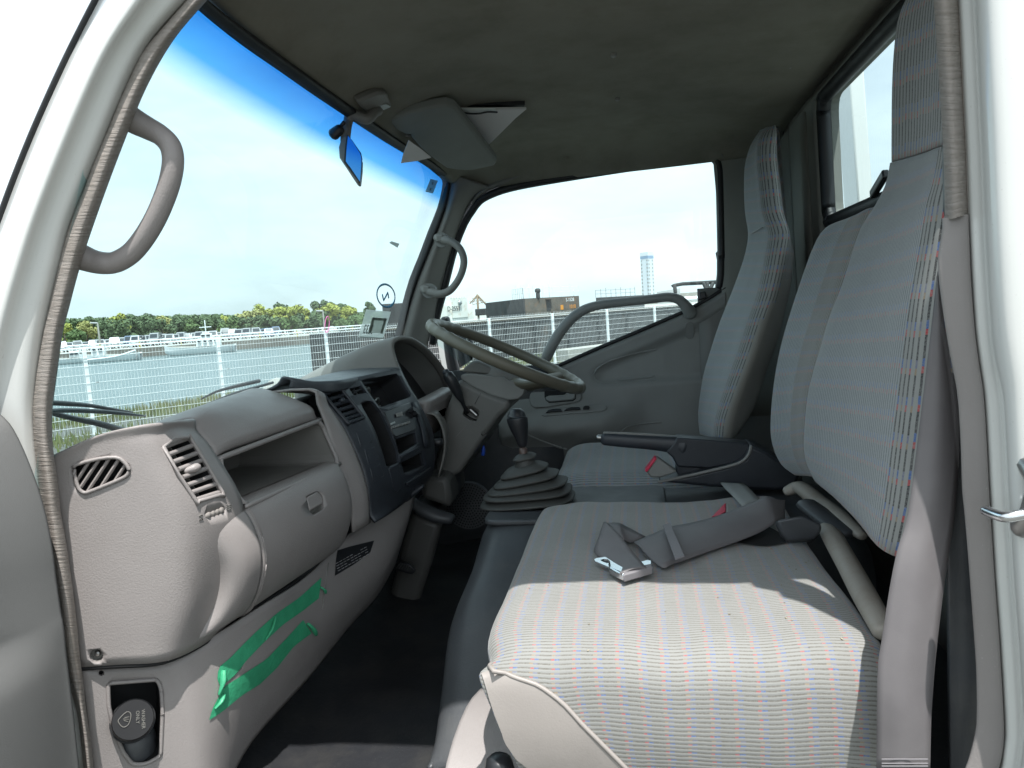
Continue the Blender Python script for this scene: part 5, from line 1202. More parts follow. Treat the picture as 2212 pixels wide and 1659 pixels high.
# ================================================================== WIPERS (outside the glass)
def wo(u, v, d): p, n = on(ws, u, v); return p-n*d
w1 = thing('wiper', 'black wiper blade lying low across the near side of the windscreen', 'wiper', tuple(wo(200, 900, .03)), 'windscreen wipers')
b1 = [wo(*p, .012) for p in tr('4', (352, 1020), (500, 1015), (700, 1022), (860, 1035), (985, 1050))]; tube('blade', b1, [.0035, .004, .004, .0035, .002], M_BLKPL, w1, 4, 8, asp=.8)
b2 = [wo(*p, .026) for p in tr('4', (352, 985), (450, 980), (560, 985), (700, 1000), (850, 1025), (960, 1040))]; tube('bridge', b2, [.0028, .0035, .0035, .003, .0025, .0015], M_BLKPL, w1, 4, 8)
ar = [wo(*p, .045) for p in tr('4', (420, 1030), (560, 1075), (700, 1110), (830, 1140), (960, 1180))]; tube('arm', ar, [.003, .0038, .0042, .005, .006], M_BLKPL, w1, 4, 8)
w2 = thing('wiper', 'black wiper arm rising beyond the dark centre pad', 'wiper', tuple(wo(500, 865, .03)), 'windscreen wipers')
b1 = [wo(*p, .012) for p in tr('4', (1350, 985), (1450, 945), (1560, 900), (1680, 865), (1800, 830))]; tube('blade', b1, [.0018, .0028, .0032, .0032, .003], M_BLKPL, w2, 4, 8)
b2 = [wo(*p, .03) for p in tr('4', (1400, 955), (1500, 905), (1620, 870), (1760, 835))]; tube('arm', b2, [.0015, .0026, .0038, .0045], M_BLKPL, w2, 4, 8)

# ================================================================== OUTSIDE MIRROR (driver side)
sm = thing('side_mirror', 'pale outside mirror on a dark stay beyond the steering wheel', 'mirror', tuple(PX(1000, 800, 1.85)))
tube('stay', [PX(*q, 1.80) for q in ((962, 690), (968, 730), (975, 775), (985, 820), (996, 880))], [.018, .02, .022, .024, .024], M_BLKPL, sm, 4, 12)
hd = [PX(*q, 1.90) for q in ((972, 716), (1000, 720), (1014, 733), (1021, 748), (1021, 778), (1003, 790), (987, 800), (979, 765))]
prism('head', hd, (.02, .06, 0), M_WHITE, sm, .01)
prism('glass', [p+V((-.003, -.003, 0)) for p in shrink(hd, .9)], (-.002, -.002, 0), MG, sm)
tube('rim', [PX(*q, 1.895) for q in ((1003, 718), (1014, 731), (1022, 747))], .006, M_BLKPL, sm, 3, 8)

# ================================================================== OUTSIDE
def hor(u): return 672-.0685*(u-1106)
def G(u, D, z=0.0): p = CAM+ray(u, hor(u))*(D/FPX); return V((p.x, p.y, z))
def zat(u, v, D): return PD(u, v, D).z
M_ASPH = mat('asphalt', (.095, .098, .09), .9, 60, .004, .4, .12, 1.5, dirt=(.14, .14, .11), dscale=.8, dlo=.45, dhi=.8)
M_CONC = mat('concrete', (.34, .33, .30), .85, 20, .004, .4, .15, .7, dirt=(.20, .19, .165), dscale=.6, dlo=.45, dhi=.8)
M_GRASSG = mat('weedy_ground', (.12, .15, .05), .95, 8, .03, .5, .3, 1.2, dirt=(.26, .23, .12), dscale=1.5)
M_FWHITE = mat('white_coated_wire', (.80, .82, .82), .45, 0, var=.04)
M_HULL = mat('dark_weathered_hull', (.05, .05, .05), .7, 4, .02, .4, .3, .8, dirt=(.16, .085, .045), dscale=.9, dlo=.56, dhi=.8)
M_RUST = mat('rusty_white_paint', (.74, .72, .66), .7, 6, .01, .3, .06, 1, dirt=(.42, .19, .07), dscale=1.3, dlo=.54, dhi=.74)
M_BWHITE = mat('boat_white', (.80, .82, .82), .4, 0, var=.05)
M_DGLS = mat('dark_window', (.03, .04, .05), .15, 0, var=0)
M_YEL = mat('yellow_paint', (.70, .52, .08), .6, 0, var=.1)
M_ORG = mat('orange_paint', (.75, .30, .04), .6, 0, var=.1)
M_GREYM = mat('grey_painted_steel', (.35, .36, .36), .5, 0, var=.1)
def water():
    m, t, b = newmat('harbour_water'); b.inputs['Base Color'].default_value = (.10, .145, .15, 1); b.inputs['Roughness'].default_value = .22; b.inputs['IOR'].default_value = 1.33
    h = noise_n(t, 1.3, 5, .6, 'Object', (1, 1, 1)); h2 = noise_n(t, 5, 3, .6)
    t.links.new(bumpn(t, h*.7+h2*.3, .9, .25).s, b.inputs['Normal']); return m
M_WATER = water()

# fence line: eleven posts, evenly spaced, fitted to where they stand
def fpos(n, z=0.0, side=0.0):
    t = (-.587+.1348*n)/(1+.1194*n); u = 1106+1580*t; return G(u, 12.5*(1+.1194*n), z)
fdir = (fpos(7)-fpos(0)).normalized(); fnor = V((-fdir.y, fdir.x, 0)); 
if fnor.dot(fwd) < 0: fnor = -fnor
FH = 1.545
# ground sheet on our side, bank, water, far shore
eA, eB = fpos(-12)+fnor*3.3, fpos(26)+fnor*3.3
gnd = mk('ground', [eA, eB, eB-fnor*120, eA-fnor*120], [(0, 1, 2, 3)], M_ASPH, None, False); gnd['kind'] = 'structure'
bank = mk('bank', [eA+V((0, 0, .004)), eB+V((0, 0, .004)), eB+fnor*1.6+V((0, 0, -1.2)), eA+fnor*1.6+V((0, 0, -1.2))], [(0, 1, 2, 3)], M_CONC, None, False); bank['kind'] = 'structure'
wc = fpos(5)
wtr = mk('water', [wc+V((x, y, -1.0-wc.z)) for x, y in ((-600, -900), (1500, -900), (1500, 900), (-600, 900))], [(0, 1, 2, 3)], M_WATER, None, False); wtr['kind'] = 'structure'
# weeds along the bank
def grassy(name, spots, hmin, hmax, m, seed):
    rn = random.Random(seed); vs_, fs = [], []
    for c, n_, rad in spots:
        for _ in range(n_):
            p = c+V((rn.gauss(0, rad), rn.gauss(0, rad), 0)); p.z = c.z; h = rn.uniform(hmin, hmax); a = rn.uniform(0, 6.28); w = rn.uniform(.008, .02)
            d = V((math.cos(a), math.sin(a), 0))*w; l = V((rn.gauss(0, .12), rn.gauss(0, .12), 1)).normalized()*h
            i = len(vs_); vs_ += [p-d, p+d, p+l*.6+d*.6, p+l, p+l*.6-d*.6]; fs.append((i, i+1, i+2, i+3, i+4))
    o = mk(name, vs_, fs, m, None, False); return o
M_GR = mat('grass_blades', (.135, .17, .055), .7, 0, var=.3, vscale=1.2, dirt=(.27, .23, .13), dscale=1.8, dlo=.38, dhi=.62)
rn = random.Random(5); spots = []
for i in range(420):
    n = rn.uniform(-1.5, 9); dens = 46 if 0.7 < n < 3.2 else 22
    spots.append((fpos(n)+fnor*rn.uniform(2.1, 3.25), dens, .22))
tag(grassy('bank_grass', spots, .06, .30, M_GR, 1), 'green and straw-coloured weeds along the bank behind the fence', 'grass', kind='stuff')
spots = [(fpos(rn.uniform(-1.3, 1.2))+fnor*rn.uniform(-1.2, .5), 14, .3) for _ in range(60)] + [(fpos(rn.uniform(4.5, 8))+fnor*rn.uniform(-.3, .8), 16, .3) for _ in range(40)]
tag(grassy('verge_grass', spots, .05, .22, M_GR, 2), 'thin grass growing at the foot of the fence', 'grass', kind='stuff')
# stone in the weeds
st_ = fpos(2.0)+fnor*2.6
o = tube('boulder', [st_+fdir*-.35+V((0, 0, .1)), st_+V((0, 0, .22)), st_+fdir*.35+V((0, 0, .12))], [.15, .26, .14], M_CONC, None, 4, 10); tag(o, 'low brown boulder among the weeds beyond the fence', 'boulder')
slb = thing('concrete_block', 'long pale concrete block behind the fence on the right', 'block', tuple(fpos(6)+fnor*1.2))
c0 = fpos(5.7)+fnor*1.0; prism('block', [c0, c0+fdir*3.4, c0+fdir*3.4+V((0, 0, .42)), c0+V((0, 0, .42))], fnor*.5, M_CONC, slb, .03)

# the fence
fen = thing('mesh_fence', 'white welded wire mesh fence with square posts along the quay', 'fence', tuple(fpos(4)))
def rod(p, q, r, acc, k=4):
    t = (q-p).normalized(); s = t.cross(V((.3, .2, .93))).normalized() if abs(t.z) < .9 else t.cross(V((1, 0, 0))).normalized(); w = s.cross(t)
    i = len(acc[0]); 
    for c in (p, q):
        for j in range(k):
            a = 2*math.pi*(j+.5)/k; acc[0].append(c+s*(r*math.cos(a))+w*(r*math.sin(a)))
    for j in range(k): acc[1].append((i+j, i+(j+1) % k, i+k+(j+1) % k, i+k+j))
NP = list(range(-2, 11))
for n in NP:
    p = fpos(n); h = FH-.01
    s, w = fdir*.03, fnor*.03
    o = prism('post', [p-s-w, p+s-w, p+s+w, p-s+w], (0, 0, h), M_FWHITE, fen, .006)
hz = [FH-.02-.147*k for k in range(11)]
for n in NP[:-1]:
    a, b = fpos(n)-fnor*.04, fpos(n+1)-fnor*.04
    for k, z in enumerate(hz):
        if z < .03: continue
        acc = ([], []); off = fnor*(.05 if k == 0 else 0)
        rod(a+off+V((0, 0, z)), b+off+V((0, 0, z)), .0035, acc); mk('rail_wire', acc[0], acc[1], M_FWHITE, fen, False)
    acc = ([], []); off = fnor*-.05; rod(a+off+V((0, 0, hz[0]-.05)), b+off+V((0, 0, hz[0]-.05)), .005, acc); mk('rail_wire', acc[0], acc[1], M_FWHITE, fen, False)
    acc = ([], []); L_ = (b-a).length; m_ = int(L_/.056)
    for i in range(1, m_):
        p = a.lerp(b, i/m_)
        rod(p+fnor*.006+V((0, 0, .03)), p+fnor*.006+V((0, 0, hz[0]-.09)), .0021, acc, 3)
        rod(p+V((0, 0, hz[0]-.09)), p+fnor*-.05+V((0, 0, hz[0]-.045)), .0021, acc, 3); rod(p+fnor*-.05+V((0, 0, hz[0]-.045)), p+fnor*.05+V((0, 0, FH-.01)), .0021, acc, 3); rod(p+fnor*.05+V((0, 0, FH-.02)), p+fnor*.05+V((0, 0, FH+.035)), .0030, acc, 3)
    tag(mk('upright_wires', acc[0], acc[1], M_FWHITE, fen, False), kind='stuff')
    for f in (.06,):
        p = a.lerp(b, f)+V((0, 0, hz[4])); box('wire_clip', p, (.03, .03, .02), M_GREYM, fen)
rp = thing('pink_ribbon', 'loop of pink ribbon tied to the top of a fence post', 'ribbon', tuple(fpos(2, FH)))
q0 = fpos(2, FH-.06)-fnor*.05
lpz = [q0+fdir*(.05*math.sin(t)*1.0+.06*(1-math.cos(t))/2)+V((0, 0, .17*(1-math.cos(t)))) for t in [i*2*math.pi/14 for i in range(14)]]
tube('loop', lpz, .013, mat('pink_ribbon', (.80, .16, .42), .6, 0, var=.1), rp, 2, 6, closed=True, asp=.5)

# ---------------------------------------------------------------- far quay
M_QUAY = mat('dark_quay_wall', (.17, .155, .135), .85, 2, .05, .4, .25, .35, dirt=(.30, .28, .25), dscale=.25, dlo=.45)
qa = [(-400, 86), (126, 93), (300, 96), (476, 99), (640, 103), (760, 108), (900, 116), (1300, 140), (2000, 200)]
qt = [G(u, D, .15) for u, D in qa]; qb = [G(u, D, -1.6) for u, D in qa]
qbk = [p+V((900, 300, 0)) for p in qt]
far_ = mk('far_shore', qt+[G(-700, 900, .15), G(2900, 1600, .15)], [tuple(range(len(qt)))+(len(qt)+1, len(qt))], M_CONC, None, False); far_['kind'] = 'structure'
qw = mk('quay_wall', qb+qt, [(i, i+1, len(qt)+i+1, len(qt)+i) for i in range(len(qt)-1)], M_QUAY, None, False); qw['kind'] = 'structure'
gr_ = thing('guard_rail', 'white guard rail running along the top of the far quay', 'guard rail', tuple(qt[1]))
for i in range(1, 6):
    for z in (.55, .95):
        acc = ([], []); rod(qt[i]+V((0, 0, z)), qt[i+1]+V((0, 0, z)), .09, acc); mk('rail', acc[0], acc[1], M_BWHITE, gr_, False)
    for k in range(8):
        p = qt[i].lerp(qt[i+1], k/8); acc = ([], []); rod(p, p+V((0, 0, 1.0)), .06, acc); mk('rail_post', acc[0], acc[1], M_YEL if k % 4 == 0 else M_BWHITE, gr_, False)

# parked cars on the far quay: one small van, copied
def carmesh(nm):
    prof = [(0, .25), (0, .75), (.12, .95), (.75, 1.05), (1.15, 1.65), (1.5, 1.78), (3.2, 1.78), (3.45, 1.6), (3.55, 1.0), (3.55, .25)]
    vs_, fs = [], []
    for y, in_ in ((-.75, 0), (.75, 0)):
        for x, z in prof:
            k = .12 if z > 1.1 else 0; vs_.append(V((x-1.7, y-(k if y > 0 else -k), z)))
    n = len(prof); fs = [tuple(range(n)), tuple(range(2*n-1, n-1, -1))]+[(i, (i+1) % n, n+(i+1) % n, n+i) for i in range(n)]
    return vs_, fs
def make_car():
    t = thing('parked_car', 'x', 'car', (0, 0, 0)); vs_, fs = carmesh('body'); b = mk('body', vs_, fs, M_BWHITE, t, False); fixn(b)
    prism('windscreen', [V((-.93, -.55, 1.12)), V((-.93, .55, 1.12)), V((-.58, .52, 1.6)), V((-.58, -.52, 1.6))], (-.03, 0, .02), M_DGLS, t)
    for s in (-1, 1):
        prism('side_window', [V((-.5, s*.645, 1.12)), V((1.6, s*.645, 1.12)), V((1.5, s*.635, 1.6)), V((-.2, s*.635, 1.6))], (0, s*.03, 0), M_DGLS, t)
        for x in (-1.1, 1.15): tube('wheel', [V((x, s*.6, .3)), V((x, s*.78, .3))], .3, M_BLACK, t, 1, 12, round_=False)
        box('headlight', (-1.68, s*.5, .75), (.08, .25, .16), M_STEEL, t)
    return t
def copy_tree(o, parent=None):
    c = o.copy(); COL.objects.link(c); c.parent = parent
    for ch in o.children: copy_tree(ch, c)
    return c
proto = make_car(); rn = random.Random(11); first = True
M_CARS = [M_BWHITE, mat('silver_car', (.55, .57, .58), .3, 0, var=0, metal=.4), mat('blue_car', (.10, .14, .22), .3, 0, var=0), mat('grey_car', (.28, .29, .30), .3, 0, var=0)]
u = 132.0; idx = 0; kcount = {}
while u < 610 and idx < 40:
    D = 93+ (u-126)*.0257+12+rn.uniform(0, 3); kind = rn.choice((0, 0, 0, 0, 1, 1, 2, 3))
    c = proto if first else copy_tree(proto); first = False
    c.location = G(u, D, .15); a = math.atan2((G(u, D)-CAM).y, (G(u, D)-CAM).x)+rn.uniform(-.25, .25); c.rotation_euler = (0, 0, a)
    s = rn.uniform(.78, .98); c.scale = (s, s, s*rn.uniform(.92, 1.15))
    if kind:
        b = [q for q in c.children if q.name.startswith('body')][0]; b.data = b.data.copy(); b.data.materials[0] = M_CARS[kind]
    kcount[kind] = kcount.get(kind, -1)+1; c['label'] = ('small white van', 'small silver van', 'dark blue small car', 'small grey van')[kind]+' parked on the far quay, '+(('leftmost', 'second', 'third', 'fourth', 'fifth', 'sixth', 'seventh', 'eighth', 'ninth', 'tenth', 'eleventh', 'twelfth', 'thirteenth', 'fourteenth', 'fifteenth', 'sixteenth', 'seventeenth', 'eighteenth', 'nineteenth', 'twentieth', 'twenty-first', 'twenty-second', 'twenty-third', 'twenty-fourth', 'twenty-fifth', 'twenty-sixth', 'twenty-seventh')[kcount[kind]])+(' from the left' if kcount[kind] else '')+' of its colour'; c['group'] = 'vehicles parked on the far quay'
    u += rn.uniform(11, 19); idx += 1

# boats
def boat(name, label, u0, u1, D, wl, hh, cab, mast):
    a, b = G(u0, D, -1.0), G(u1, D+2, -1.0); L_ = (b-a).length; e = (b-a).normalized(); s = V((-e.y, e.x, 0))
    t = thing(name, label, 'boat', tuple((a+b)/2), 'boats moored along the far quay')
    secs = []
    for f, wd_, z0, z1 in ((0, .04, .5*hh, 1.25*hh), (.08, .45, .15*hh, 1.08*hh), (.25, .85, 0, .92*hh), (.55, 1.0, -.05, .82*hh), (.85, .95, -.05, .85*hh), (1.0, .85, .05, .9*hh)):
        c = a+e*(L_*f); w = s*(wl*wd_); lo = s*(wl*wd_*.6)
        secs.append([c-w+V((0, 0, z1)), c-lo+V((0, 0, z0)), c+lo+V((0, 0, z0)), c+w+V((0, 0, z1))])
    grid('hull', secs, M_BWHITE, t, 2, 2); mk('deck', [secs[i][0]-V((0, 0, .1)) for i in range(6)]+[secs[i][3]-V((0, 0, .1)) for i in range(5, -1, -1)], [tuple(range(12))], M_CONC, t, False)
    for f0, f1, h0, h1, k in cab:
        c = a+e*(L_*(f0+f1)/2); o = prism('wheelhouse', [c-e*(L_*(f1-f0)/2)-s*wl*k+V((0, 0, h0)), c+e*(L_*(f1-f0)/2)-s*wl*k+V((0, 0, h0)), c+e*(L_*(f1-f0)/2)-s*wl*k*.9+V((0, 0, h1)), c-e*(L_*(f1-f0)/2*.85)-s*wl*k*.9+V((0, 0, h1))], s*wl*k*1.9, M_BWHITE, t, .05)
        nw_ = max(2, int((f1-f0)*L_/.7))
        for j in range(nw_):
            for sd in (-1, 1):
                q = c+e*(L_*(f1-f0)*((j+.5)/nw_-.5)*.9)+s*sd*(wl*k*.93)+V((0, 0, h0+(h1-h0)*.62)); box('window', q, (.42, .42, (h1-h0)*.3), M_DGLS, t, rot=Matrix.Rotation(math.atan2(e.y, e.x), 3, 'Z'))
    if mast:
        c = a+e*(L_*mast[0]); tube('mast', [c+V((0, 0, mast[1])), c+V((0, 0, mast[2]))], .06, M_BWHITE, t, 1, 6)
        bar('yard', c+V((0, 0, mast[2]*.8))-e*.7, c+V((0, 0, mast[2]*.8))+e*.7, .05, M_BWHITE, t); bar('yard', c+V((0, 0, mast[2]*.65))-e*.4, c+V((0, 0, mast[2]*.65))+e*.4, .05, M_BWHITE, t)
    tube('fender', [a+e*(L_*.95)-s*wl+V((0, 0, .2)), a+e*(L_*.95)-s*wl+V((0, 0, .9))], .09, M_GREYM, t, 1, 8)
    return t
boat('fishing_boat', 'white fishing boat with wheelhouse and mast moored mid-harbour', 352, 505, 90, 1.1, 1.05, [(.45, .80, .9, 1.9, .6), (.52, .68, 1.9, 2.5, .42)], (.60, 2.4, 4.1))
boat('motor_boat', 'low white motor boat moored beside the leftmost fence post', 168, 300, 84, 1.0, .95, [(.20, .42, .8, 1.9, .6)], None)
boat('skiff', 'small white open skiff at the far left of the quay', 100, 190, 86, .9, .8, [(.5, .75, .7, 1.5, .5)], None)
for k, (u0, u1, D) in enumerate(((215, 305, 82),)):
    pr = thing('mooring_pole', 'slanting white mooring boom reaching over the water by the boats', 'boom', tuple(G(u0, D, -1)))
    tube('boom', [PD(186, 778, D), PD(250, 770, D), PD(292, 757, D)], .12, M_BWHITE, pr, 3, 6)
# quay lamps
for k, (u, v0, D, lab) in enumerate(((211, 698, 104, 'tall grey lamp post on the far quay in front of yellow trees'), (696, 672, 112, 'thin grey lamp post on the quay right of the pink ribbon'))):
    t = thing('lamp_post', lab, 'lamp post', tuple(G(u+8, D, .15)), 'quay lamp posts'); b = G(u+4, D, .15); tz = zat(u, v0, D)
    tube('pole', [b, V((b.x, b.y, tz))], [.16, .10], M_CONC, t, 1, 8); e = (G(u-6, D)-G(u, D)).normalized(); bar('lamp_head', V((b.x, b.y, tz)), V((b.x, b.y, tz+.1))+e*1.0, .12, M_GREYM, t)

# ---------------------------------------------------------------- trees on the far shore
def leafmat(name, c1, c2, c3):
    m, t, b = newmat(name); b.inputs['Roughness'].default_value = .7; b.inputs['Specular IOR Level'].default_value = .2
    n1 = noise_n(t, .9, 3, .6); n2 = noise_n(t, 4.5, 2, .5)
    c = mixc(t, ramp(t, n1, (.35, 0), (.65, 1)), c1, c2); c = mixc(t, ramp(t, n2, (.55, 0), (.75, 1)), c, c3); t.links.new(c.s, b.inputs['Base Color']); return m
ML = {'d': leafmat('dark_evergreen_leaves', (.09, .13, .07), (.115, .16, .08), (.15, .20, .09)), 'y': leafmat('yellow_blossom_leaves', (.30, .33, .075), (.40, .41, .11), (.20, .25, .075)), 'o': leafmat('ochre_blossom_leaves', (.31, .31, .11), (.38, .37, .15), (.20, .24, .09)), 'g': leafmat('mid_green_leaves', (.095, .145, .06), (.12, .175, .068), (.15, .21, .08))}  # leaf colours paled and dulled to put distance haze into them
M_BARK = mat('bark', (.09, .07, .05), .9, 10, .02, .4, .2, 2)
def tree(u, vt, vb, hw, D, kind, label, seed):
    rn = random.Random(seed); base = G(u, D, .15); zt = zat(u, vt, D); zb = zat(u, vb, D); rx = hw/FPX*D; cz = (zt+zb)/2; rz = (zt-zb)/2
    t = thing('shore_tree', label, 'tree', tuple(base), 'trees on the far shore'); c = V((base.x, base.y, cz))
    lobes = []
    for i in range(11):
        a = rn.uniform(0, 6.28); q = rn.uniform(.25, .8); lobes.append((c+V((math.cos(a)*rx*q, math.sin(a)*rx*q, rn.uniform(-.65, .62)*rz)), rn.uniform(.28, .46)*(rx*.6+rz*.4)))
    vs_, fs = [], []
    for i in range(1700):
        p, r_ = lobes[rn.randrange(11)]; d = V((rn.gauss(0, 1), rn.gauss(0, 1), rn.gauss(.35, .9))).normalized(); q = p+d*(r_*rn.uniform(.72, 1.08))
        k = rn.uniform(.15, .34); nrm = (d+V((rn.gauss(0, .5), rn.gauss(0, .5), rn.gauss(.3, .4)))).normalized(); s = nrm.orthogonal().normalized(); s.rotate(Matrix.Rotation(rn.uniform(0, 6.28), 3, nrm)); w = nrm.cross(s)
        j = len(vs_); vs_ += [q-s*k, q+w*k*.7, q+s*k, q-w*k*.7]; fs.append((j, j+1, j+2, j+3))
    mk('crown', vs_, fs, ML[kind], t, False)
    tube('trunk', [base, base+V((rn.uniform(-.2, .2), 0, (cz-base.z)*.5)), V((c.x, c.y, cz))], [.32, .24, .12], M_BARK, t, 2, 7)
    for i in range(4): tube('limb', [base+V((0, 0, (cz-base.z)*.55)), lobes[i][0]], [.13, .04], M_BARK, t, 1, 5)
names = {'d': 'dark evergreen', 'y': 'yellow flowering', 'o': 'pale ochre flowering', 'g': 'mid green'}
TL = [(142, 697, 742, 22, 'y'), (160, 680, 735, 20, 'd'), (184, 679, 735, 22, 'd'), (188, 692, 730, 24, 'o'), (172, 715, 748, 30, 'g'), (222, 684, 742, 26, 'd'), (257, 677, 718, 25, 'y'), (262, 690, 740, 34, 'd'), (300, 670, 736, 34, 'd'), (330, 676, 735, 24, 'd'), (348, 679, 722, 21, 'o'), (352, 690, 735, 30, 'd'), (378, 676, 732, 24, 'd'),
      (405, 679, 730, 24, 'g'), (432, 678, 728, 26, 'd'), (462, 679, 726, 24, 'd'), (492, 674, 720, 26, 'y'), (500, 688, 724, 34, 'g'), (536, 667, 705, 30, 'o'), (545, 684, 722, 32, 'd'), (573, 658, 700, 32, 'y'), (584, 674, 722, 28, 'd'), (610, 664, 702, 24, 'y'), (620, 655, 700, 24, 'd'), (628, 682, 716, 24, 'g'), (655, 657, 696, 30, 'y'),
      (664, 680, 714, 28, 'd'), (690, 672, 712, 24, 'd'), (705, 656, 694, 28, 'y'), (702, 649, 680, 24, 'd'), (730, 655, 706, 18, 'd'), (752, 654, 696, 22, 'd'), (756, 662, 690, 22, 'y'), (742, 684, 712, 24, 'g'), (775, 682, 710, 22, 'g'), (798, 653, 676, 16, 'd'), (815, 684, 708, 22, 'g')]
front_ = {(172, 715), (500, 688), (545, 684), (584, 674), (628, 682), (664, 680), (742, 684), (775, 682), (815, 684), (262, 690), (352, 690)}
ORD = ['leftmost', 'second', 'third', 'fourth', 'fifth', 'sixth', 'seventh', 'eighth', 'ninth', 'tenth', 'eleventh', 'twelfth', 'thirteenth', 'fourteenth', 'fifteenth', 'sixteenth', 'seventeenth', 'eighteenth', 'nineteenth', 'twentieth']
rank = {}
for k_ in 'dyog':
    for r_, q_ in enumerate(sorted([t_ for t_ in TL if t_[4] == k_])): rank[q_] = r_
def ordl(r_): return ORD[r_] + ('' if r_ == 0 else ' from the left')
for i, (u, vt, vb, hw, k) in enumerate(TL):
    D = (128 if (u, vt) in front_ else 150 if (k == 'd' and vt < 672) else 140)+(i % 3)*2
    tree(u, vt-2, vb+4, hw, D, k, f'{names[k]} tree beyond the far quay, {ordl(rank[TL[i]])} of its colour', 40+i)
# dense undergrowth filling the wood behind the single trees
bm_v, bm_f = [], []; rn = random.Random(77)
for i in range(16000):
    u = rn.uniform(60, 850); top_ = 690-.03*(u-130) if u < 480 else 682-.02*(u-480)
    v = rn.uniform(top_, hor(u)+4); p = PD(u, v, rn.uniform(152, 165)); k = rn.uniform(.25, .5); nrm = V((rn.gauss(-.6, .5), rn.gauss(0, .5), rn.gauss(.5, .5))).normalized(); s = nrm.orthogonal().normalized(); w = nrm.cross(s)
    j = len(bm_v); bm_v += [p-s*k, p+w*k*.7, p+s*k, p-w*k*.7]; bm_f.append((j, j+1, j+2, j+3))
tag(mk('undergrowth', bm_v, bm_f, ML['d'], None, False), 'dark dense wood behind the tree line on the far shore', 'wood', kind='stuff')

# ---------------------------------------------------------------- moored barges and ships on the right
hull = thing('barge_hull', 'long dark weathered barge hull moored behind the fence', 'barge', tuple(G(1100, 36, -1)))
hpts = [(795, 28), (850, 29.5), (950, 32), (1150, 37), (1350, 43), (1600, 52)]
fa = [G(u, D, -1.3) for u, D in hpts]; fb = [G(u, D, 1.28) for u, D in hpts]; bb = [p+fnor*5 for p in fb]
mk('hull_side', fa+fb, [(i, i+1, 6+i+1, 6+i) for i in range(5)], M_HULL, hull, False); mk('hull_deck', fb+bb, [(i, i+1, 6+i+1, 6+i) for i in range(5)], M_HULL, hull, False)
mk('hull_end', [fa[0], fb[0], bb[0], fa[0]+fnor*5], [(0, 1, 2, 3)], M_HULL, hull, False)
for i in range(5):
    for f in (.0, .33, .66): 
        p = fa[i].lerp(fa[i+1], f); box('rubbing_strip', p-fnor*.05+V((0, 0, 1.3)), (.16, .16, 2.4), M_BLACK, hull)
acc = ([], []);
for i in range(5): rod(fb[i]-fnor*.03, fb[i+1]-fnor*.03, .07, acc); mk('gunwale', acc[0], acc[1], M_BARK, hull, False); acc = ([], [])
def house(name, label, cat, ul, Dl, uc, Dc, ur, Dr, vt, z0, m):
    zt = zat(uc, vt, Dc); l, c, r_ = G(ul, Dl, z0), G(uc, Dc, z0), G(ur, Dr, z0); bk_ = l+r_-c; t = thing(name, label, cat, tuple(c))
    prism('walls', [l, c, r_, bk_], (0, 0, zt-z0), m, t, .02); return t, l, c, r_, bk_, zt
t, l, c, r_, bk_, zt = house('deck_house', 'dark steel deckhouse marked S-1528 with roof railings', 'deckhouse', 1050, 104, 1132, 88, 1252, 96, 645, -.5, M_HULL)
xd_ = (r_-c).normalized(); nn = V((-xd_.y, xd_.x, 0)); nn = nn if nn.dot(fwd) < 0 else -nn
M_HR = mat('rusty_brown_steel', (.13, .11, .09), .8, 4, .02, .4, .25, .8, dirt=(.26, .13, .06), dscale=1.1, dlo=.5, dhi=.72)
cq = c.lerp(r_, .02)+nn*.01; rq = c.lerp(r_, .995)+nn*.01; prism('end_plate', [cq, rq, rq+V((0, 0, zt+.45)), cq+V((0, 0, zt+.45))], nn*.012, M_HR, t)
for f_ in (.15, .3, .55, .72): q = l.lerp(c, f_); prism('stiffener', [q+V((0, 0, .0)), q+(c-l).normalized()*.12, q+(c-l).normalized()*.12+V((0, 0, zt+.4)), q+V((0, 0, zt+.4))], -fnor*.06, M_HULL, t)
text('lettering', 'S-1528', .62, c.lerp(r_, .82)+nn*.03+V((0, 0, zt+.5-.45)), xd_, V((0, 0, 1)), M_BWHITE, t, .01)
text('lettering', '1018', .70, c.lerp(r_, .86)+nn*.03+V((0, 0, zt+.5-1.35)), xd_, V((0, 0, 1)), M_ORG, t, .01)
p = c.lerp(r_, .66)+nn*.02+V((0, 0, zt+.5-1.35)); box('orange_patch', p, (.55, .06, .6), M_ORG, t, rot=Matrix.Rotation(math.atan2(xd_.y, xd_.x), 3, 'Z'))
p = c.lerp(r_, .42)+nn*.02+V((0, 0, zt+.5-1.0)); box('door', p, (.8, .1, 1.3), M_HULL, t, rot=Matrix.Rotation(math.atan2(xd_.y, xd_.x), 3, 'Z')); box('door_hood', p+nn*.2+V((0, 0, .75)), (1.1, .4, .06), M_BARK, t, rot=Matrix.Rotation(math.atan2(xd_.y, xd_.x), 3, 'Z'))
def railing(t, pts, h, n, m, r=.035):
    for a, b in zip(pts, pts[1:]):
        for z in (h, h*.5): acc = ([], []); rod(a+V((0, 0, z)), b+V((0, 0, z)), r*.7, acc); mk('hand_rail', acc[0], acc[1], m, t, False)
        for k in range(n+1): q = a.lerp(b, k/n); acc = ([], []); rod(q, q+V((0, 0, h*(1.0+.15*((k*7) % 3)))), r, acc); mk('stanchion', acc[0], acc[1], m, t, False)
Z = V((0, 0, zt+.5)); railing(t, [l.lerp(c, .75)+Z, c+Z, r_+Z], 1.25, 6, M_RUST)
p = c.lerp(r_, .25)+Z; tube('vent_pipe', [p, p+V((0, 0, .8))], .26, M_HULL, t, 1, 10); tube('vent_cap', [p+V((0, 0, .8)), p+V((0, 0, .95))], .36, M_HULL, t, 1, 10)
